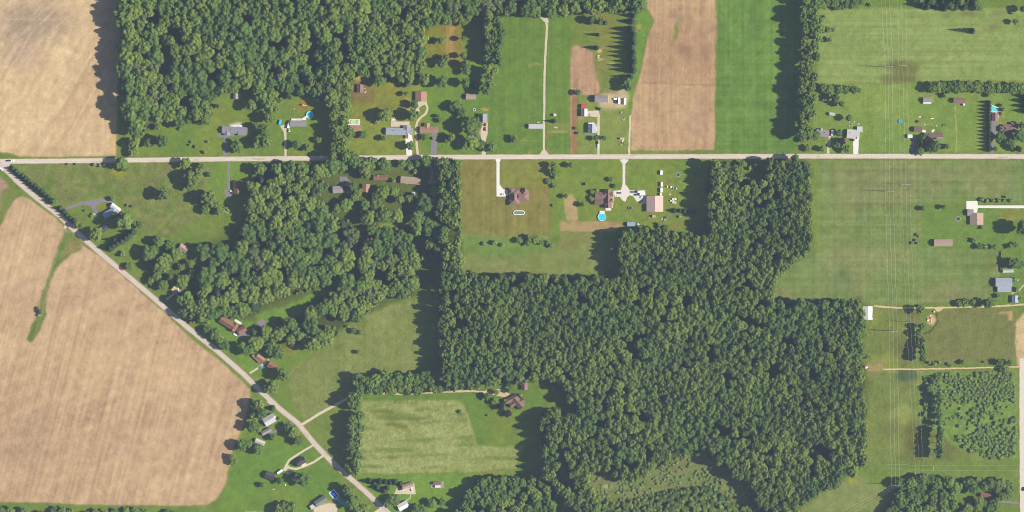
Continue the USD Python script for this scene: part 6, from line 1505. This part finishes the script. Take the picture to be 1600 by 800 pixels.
# ------------------------------------------------------------------ power lines
def pole_h(px, py, label, half=4.6, h=20.0, n=2, mat='pole'):
    """H frame: two poles, cross beam, braces, three insulators"""
    t = thing('power_pole', label, 'power pole', P(px, py), group='power line poles')
    xs = (-half * .5, half * .5) if n == 2 else (0,)
    for x in xs:
        part(t, 'pole', cyl(.26, h, (x, 0, 0), 10, .17), M[mat])
    part(t, 'crossarm', bx(half * 2 + .6, .26, .30, (0, 0, h - 1.2)), M['steel'])
    if n == 2:
        part(t, 'brace', cat(bar((xs[0], .2, h - 6), (xs[1], .2, h - 2), .09), bar((xs[1], .2, h - 6), (xs[0], .2, h - 2), .09)), M[mat])
    for x in (-half, 0, half):
        part(t, 'insulator', cyl(.16, 1.3, (x, 0, h - 2.5), 8), M['r_pale'])
A_POLES = [(1372.5, -180), (1387, 105), (1387.5, 299), (1394, 517), (1397, 757)]
B_POLES = [(1405, -180), (1409, 103.5), (1413.5, 288), (1421, 503), (1437, 760)]
for k, (x, y) in enumerate(A_POLES):
    if 0 < y < 790:
        pole_h(x, y, 'H frame pole of the bright power line ' + ('in the upper right hay field', 'in the wide hay field', 'in the rough pasture', 'at the tree clump near the bottom edge')[k - 1], 4.6, 21)
for k, (x, y) in enumerate(B_POLES):
    if 0 < y < 740:
        pole_h(x, y, 'slender pole of the fainter power line ' + ('in the upper right hay field', 'in the wide hay field', 'below the sandy lane')[k - 1], 4.8, 17, 1)
def wire(pts, r, label, group, sag=2.4):
    v = []
    for a, b in zip(pts[:-1], pts[1:]):
        a, b = np.array(a), np.array(b)
        for q in np.linspace(0, 1, 13)[:-1]:
            p = a + (b - a) * q; p[2] -= sag * 4 * q * (1 - q); v.append(p)
    v.append(np.array(pts[-1], float))
    v = np.array(v)
    n, k = len(v), 5
    d = np.gradient(v, axis=0); d /= np.linalg.norm(d, axis=1, keepdims=True)
    s = np.cross(d, [0, 0, 1.0]); s /= np.linalg.norm(s, axis=1, keepdims=True)
    u = np.cross(s, d)
    ring = np.concatenate([v + r * (math.cos(t) * s + math.sin(t) * u) for t in np.arange(k) * 2 * math.pi / k]).reshape(k, n, 3)
    f = []
    for j in range(k):
        j2 = (j + 1) % k
        for i in range(n - 1):
            a, b, c, e = j * n + i, j * n + i + 1, j2 * n + i + 1, j2 * n + i
            f += [(a, b, c), (a, c, e)]
    solo('power_wire', (ring.reshape(-1, 3), np.array(f)), M['wire'], label, 'wire', group)
for off, nm in ((-4.6, 'leftmost'), (0, 'middle one'), (4.6, 'rightmost')):
    wire([(P(x, y)[0] + off, P(x, y)[1], 18.5) for x, y in A_POLES], 0.044, nm + ' of the three bright power line wires at the right', 'wires of the bright power line')
    wire([(P(A_POLES[-1][0], A_POLES[-1][1])[0] + off, P(*A_POLES[-1])[1], 18.5), (P(1180, 880)[0] + off * .4, P(1180, 880 + off * 2)[1], 18.5)], 0.045, nm + ' of three wires turning to the lower left at the bottom', 'wires turning to the lower left')
for off, nm in ((-4.8, 'leftmost'), (0, 'middle one'), (4.8, 'rightmost')):
    wire([(P(x, y)[0] + off, P(x, y)[1], 14.5) for x, y in B_POLES], 0.032, nm + ' of the three fainter power line wires', 'wires of the fainter power line')
t = thing('power_pole', 'single pole above the lower right tree clump', 'power pole', P(1457, 731))
part(t, 'pole', cyl(.22, 11, (0, 0, 0), 8, .16), M['pole']); part(t, 'crossarm', bx(.25, 6.4, .25, (0, 0, 10.2)), M['steel'])
for off, nm in ((3.0, 'upper'), (-2.8, 'lower')):
    wire([(*P(1385, 728 - off)[:2], 10.6), (P(1457, 731)[0], P(1457, 731)[1] + off, 10.6), (P(1640, 731)[0], P(1640, 731)[1] + off, 10.6)], 0.035, nm + ' of two level wires above the lower right tree clump', 'level wires at the lower right', 0.8)

# ------------------------------------------------------------------ fences
def fence(pts, label, mat='w_grey', h=1.3, step=4.0, solid=False):
    ox, oy, _ = P(*pts[0])
    t = thing('fence', label, 'fence', (ox, oy, 0))
    for a, b in zip(pts[:-1], pts[1:]):
        a, b = np.array(P(*a)) - [ox, oy, 0], np.array(P(*b)) - [ox, oy, 0]
        L = np.linalg.norm(b - a); n = max(1, int(L / step))
        for z in (h * .45, h * .9):
            part(t, 'rail', bar(a + [0, 0, z], b + [0, 0, z], .06, 5), M[mat])
        if solid:
            ang = math.degrees(math.atan2(b[1] - a[1], b[0] - a[0]))
            for i in range(n):
                c = a + (b - a) * (i + .5) / n
                part(t, 'panel', bx(L / n - .12, .06, h, (c[0], c[1], 0.05), ang), M[mat])
        for i in range(n + 1):
            p = a + (b - a) * i / n
            part(t, 'post', bx(.14, .14, h + .1, (p[0], p[1], 0)), M[mat])
fence([(1564, 393), (1563, 424)], 'dark board fence running down to the narrow grey shed', 'w_brown', 1.8, 3.0, True)
fence([(1596, 393), (1596, 408)], 'short dark fence at the right edge above the blue grey barn', 'w_brown', 1.6, 3.0)
fence([(1057.5, 282), (1061, 317)], 'thin dark fence down the paddock right of the boats', 'wood', 1.3, 4.0)
fence([(1058, 282), (1066, 280), (1074, 274)], 'thin fence bending towards the wood from the paddock', 'wood', 1.2, 4.0)
fence([(584, 139), (584, 160)], 'upright wire fence at the right side of the dirt yard', 'wood', 1.2, 3.0)
fence([(1360, 564), (1430, 564)], 'low pale fence above the sandy lane in the pasture', 'r_pale', 1.2, 5.0)
def mailbox(px, py, label):
    t = thing('mailbox', label, 'mailbox', P(px, py))
    part(t, 'post', bx(.12, .12, 1.1), M['wood'])
    b = cyl(.16, .5, (0, 0, 0), 10); b.apply_transform(trimesh.transformations.rotation_matrix(math.pi / 2, [1, 0, 0])); b.apply_translation([0, .25, 1.25])
    part(t, 'box', b, M['car_silver'])
for x, nm in ((360, 'grey ranch house'), (450, 'mobile home'), (648, 'long grey ranch house'), (686, 'pink brown ranch house'), (763, 'two red cars'), (856, 'cream lane'), (940, 'white farmhouse'), (1301, 'grey house under trees'), (1345, 'white roofed house'), (1433, 'long brown house')):
    mailbox(x, 241 if x > 640 else 242.5 if x > 500 else 244.5, 'small mailbox where the drive of the %s meets the road' % nm)
# ------------------------------------------------------------------ the air between the ground and the aircraft
haze_mat = usdkit.material(stage, '/World/Looks/haze_look', {'v': ('principled_volume', {'color': (0.57, 0.71, 1.0), 'density': 1.45e-5, 'anisotropy': 0.0})}, volume='v.volume')
hz = trimesh.creation.box([18200, 18200, CAM_Z + 11.0])
hz.apply_translation([0, 0, (CAM_Z + 11.0) / 2 - 1.0])
solo('haze', hz, haze_mat, 'thin bluish air over the whole countryside', 'haze', kind='stuff')
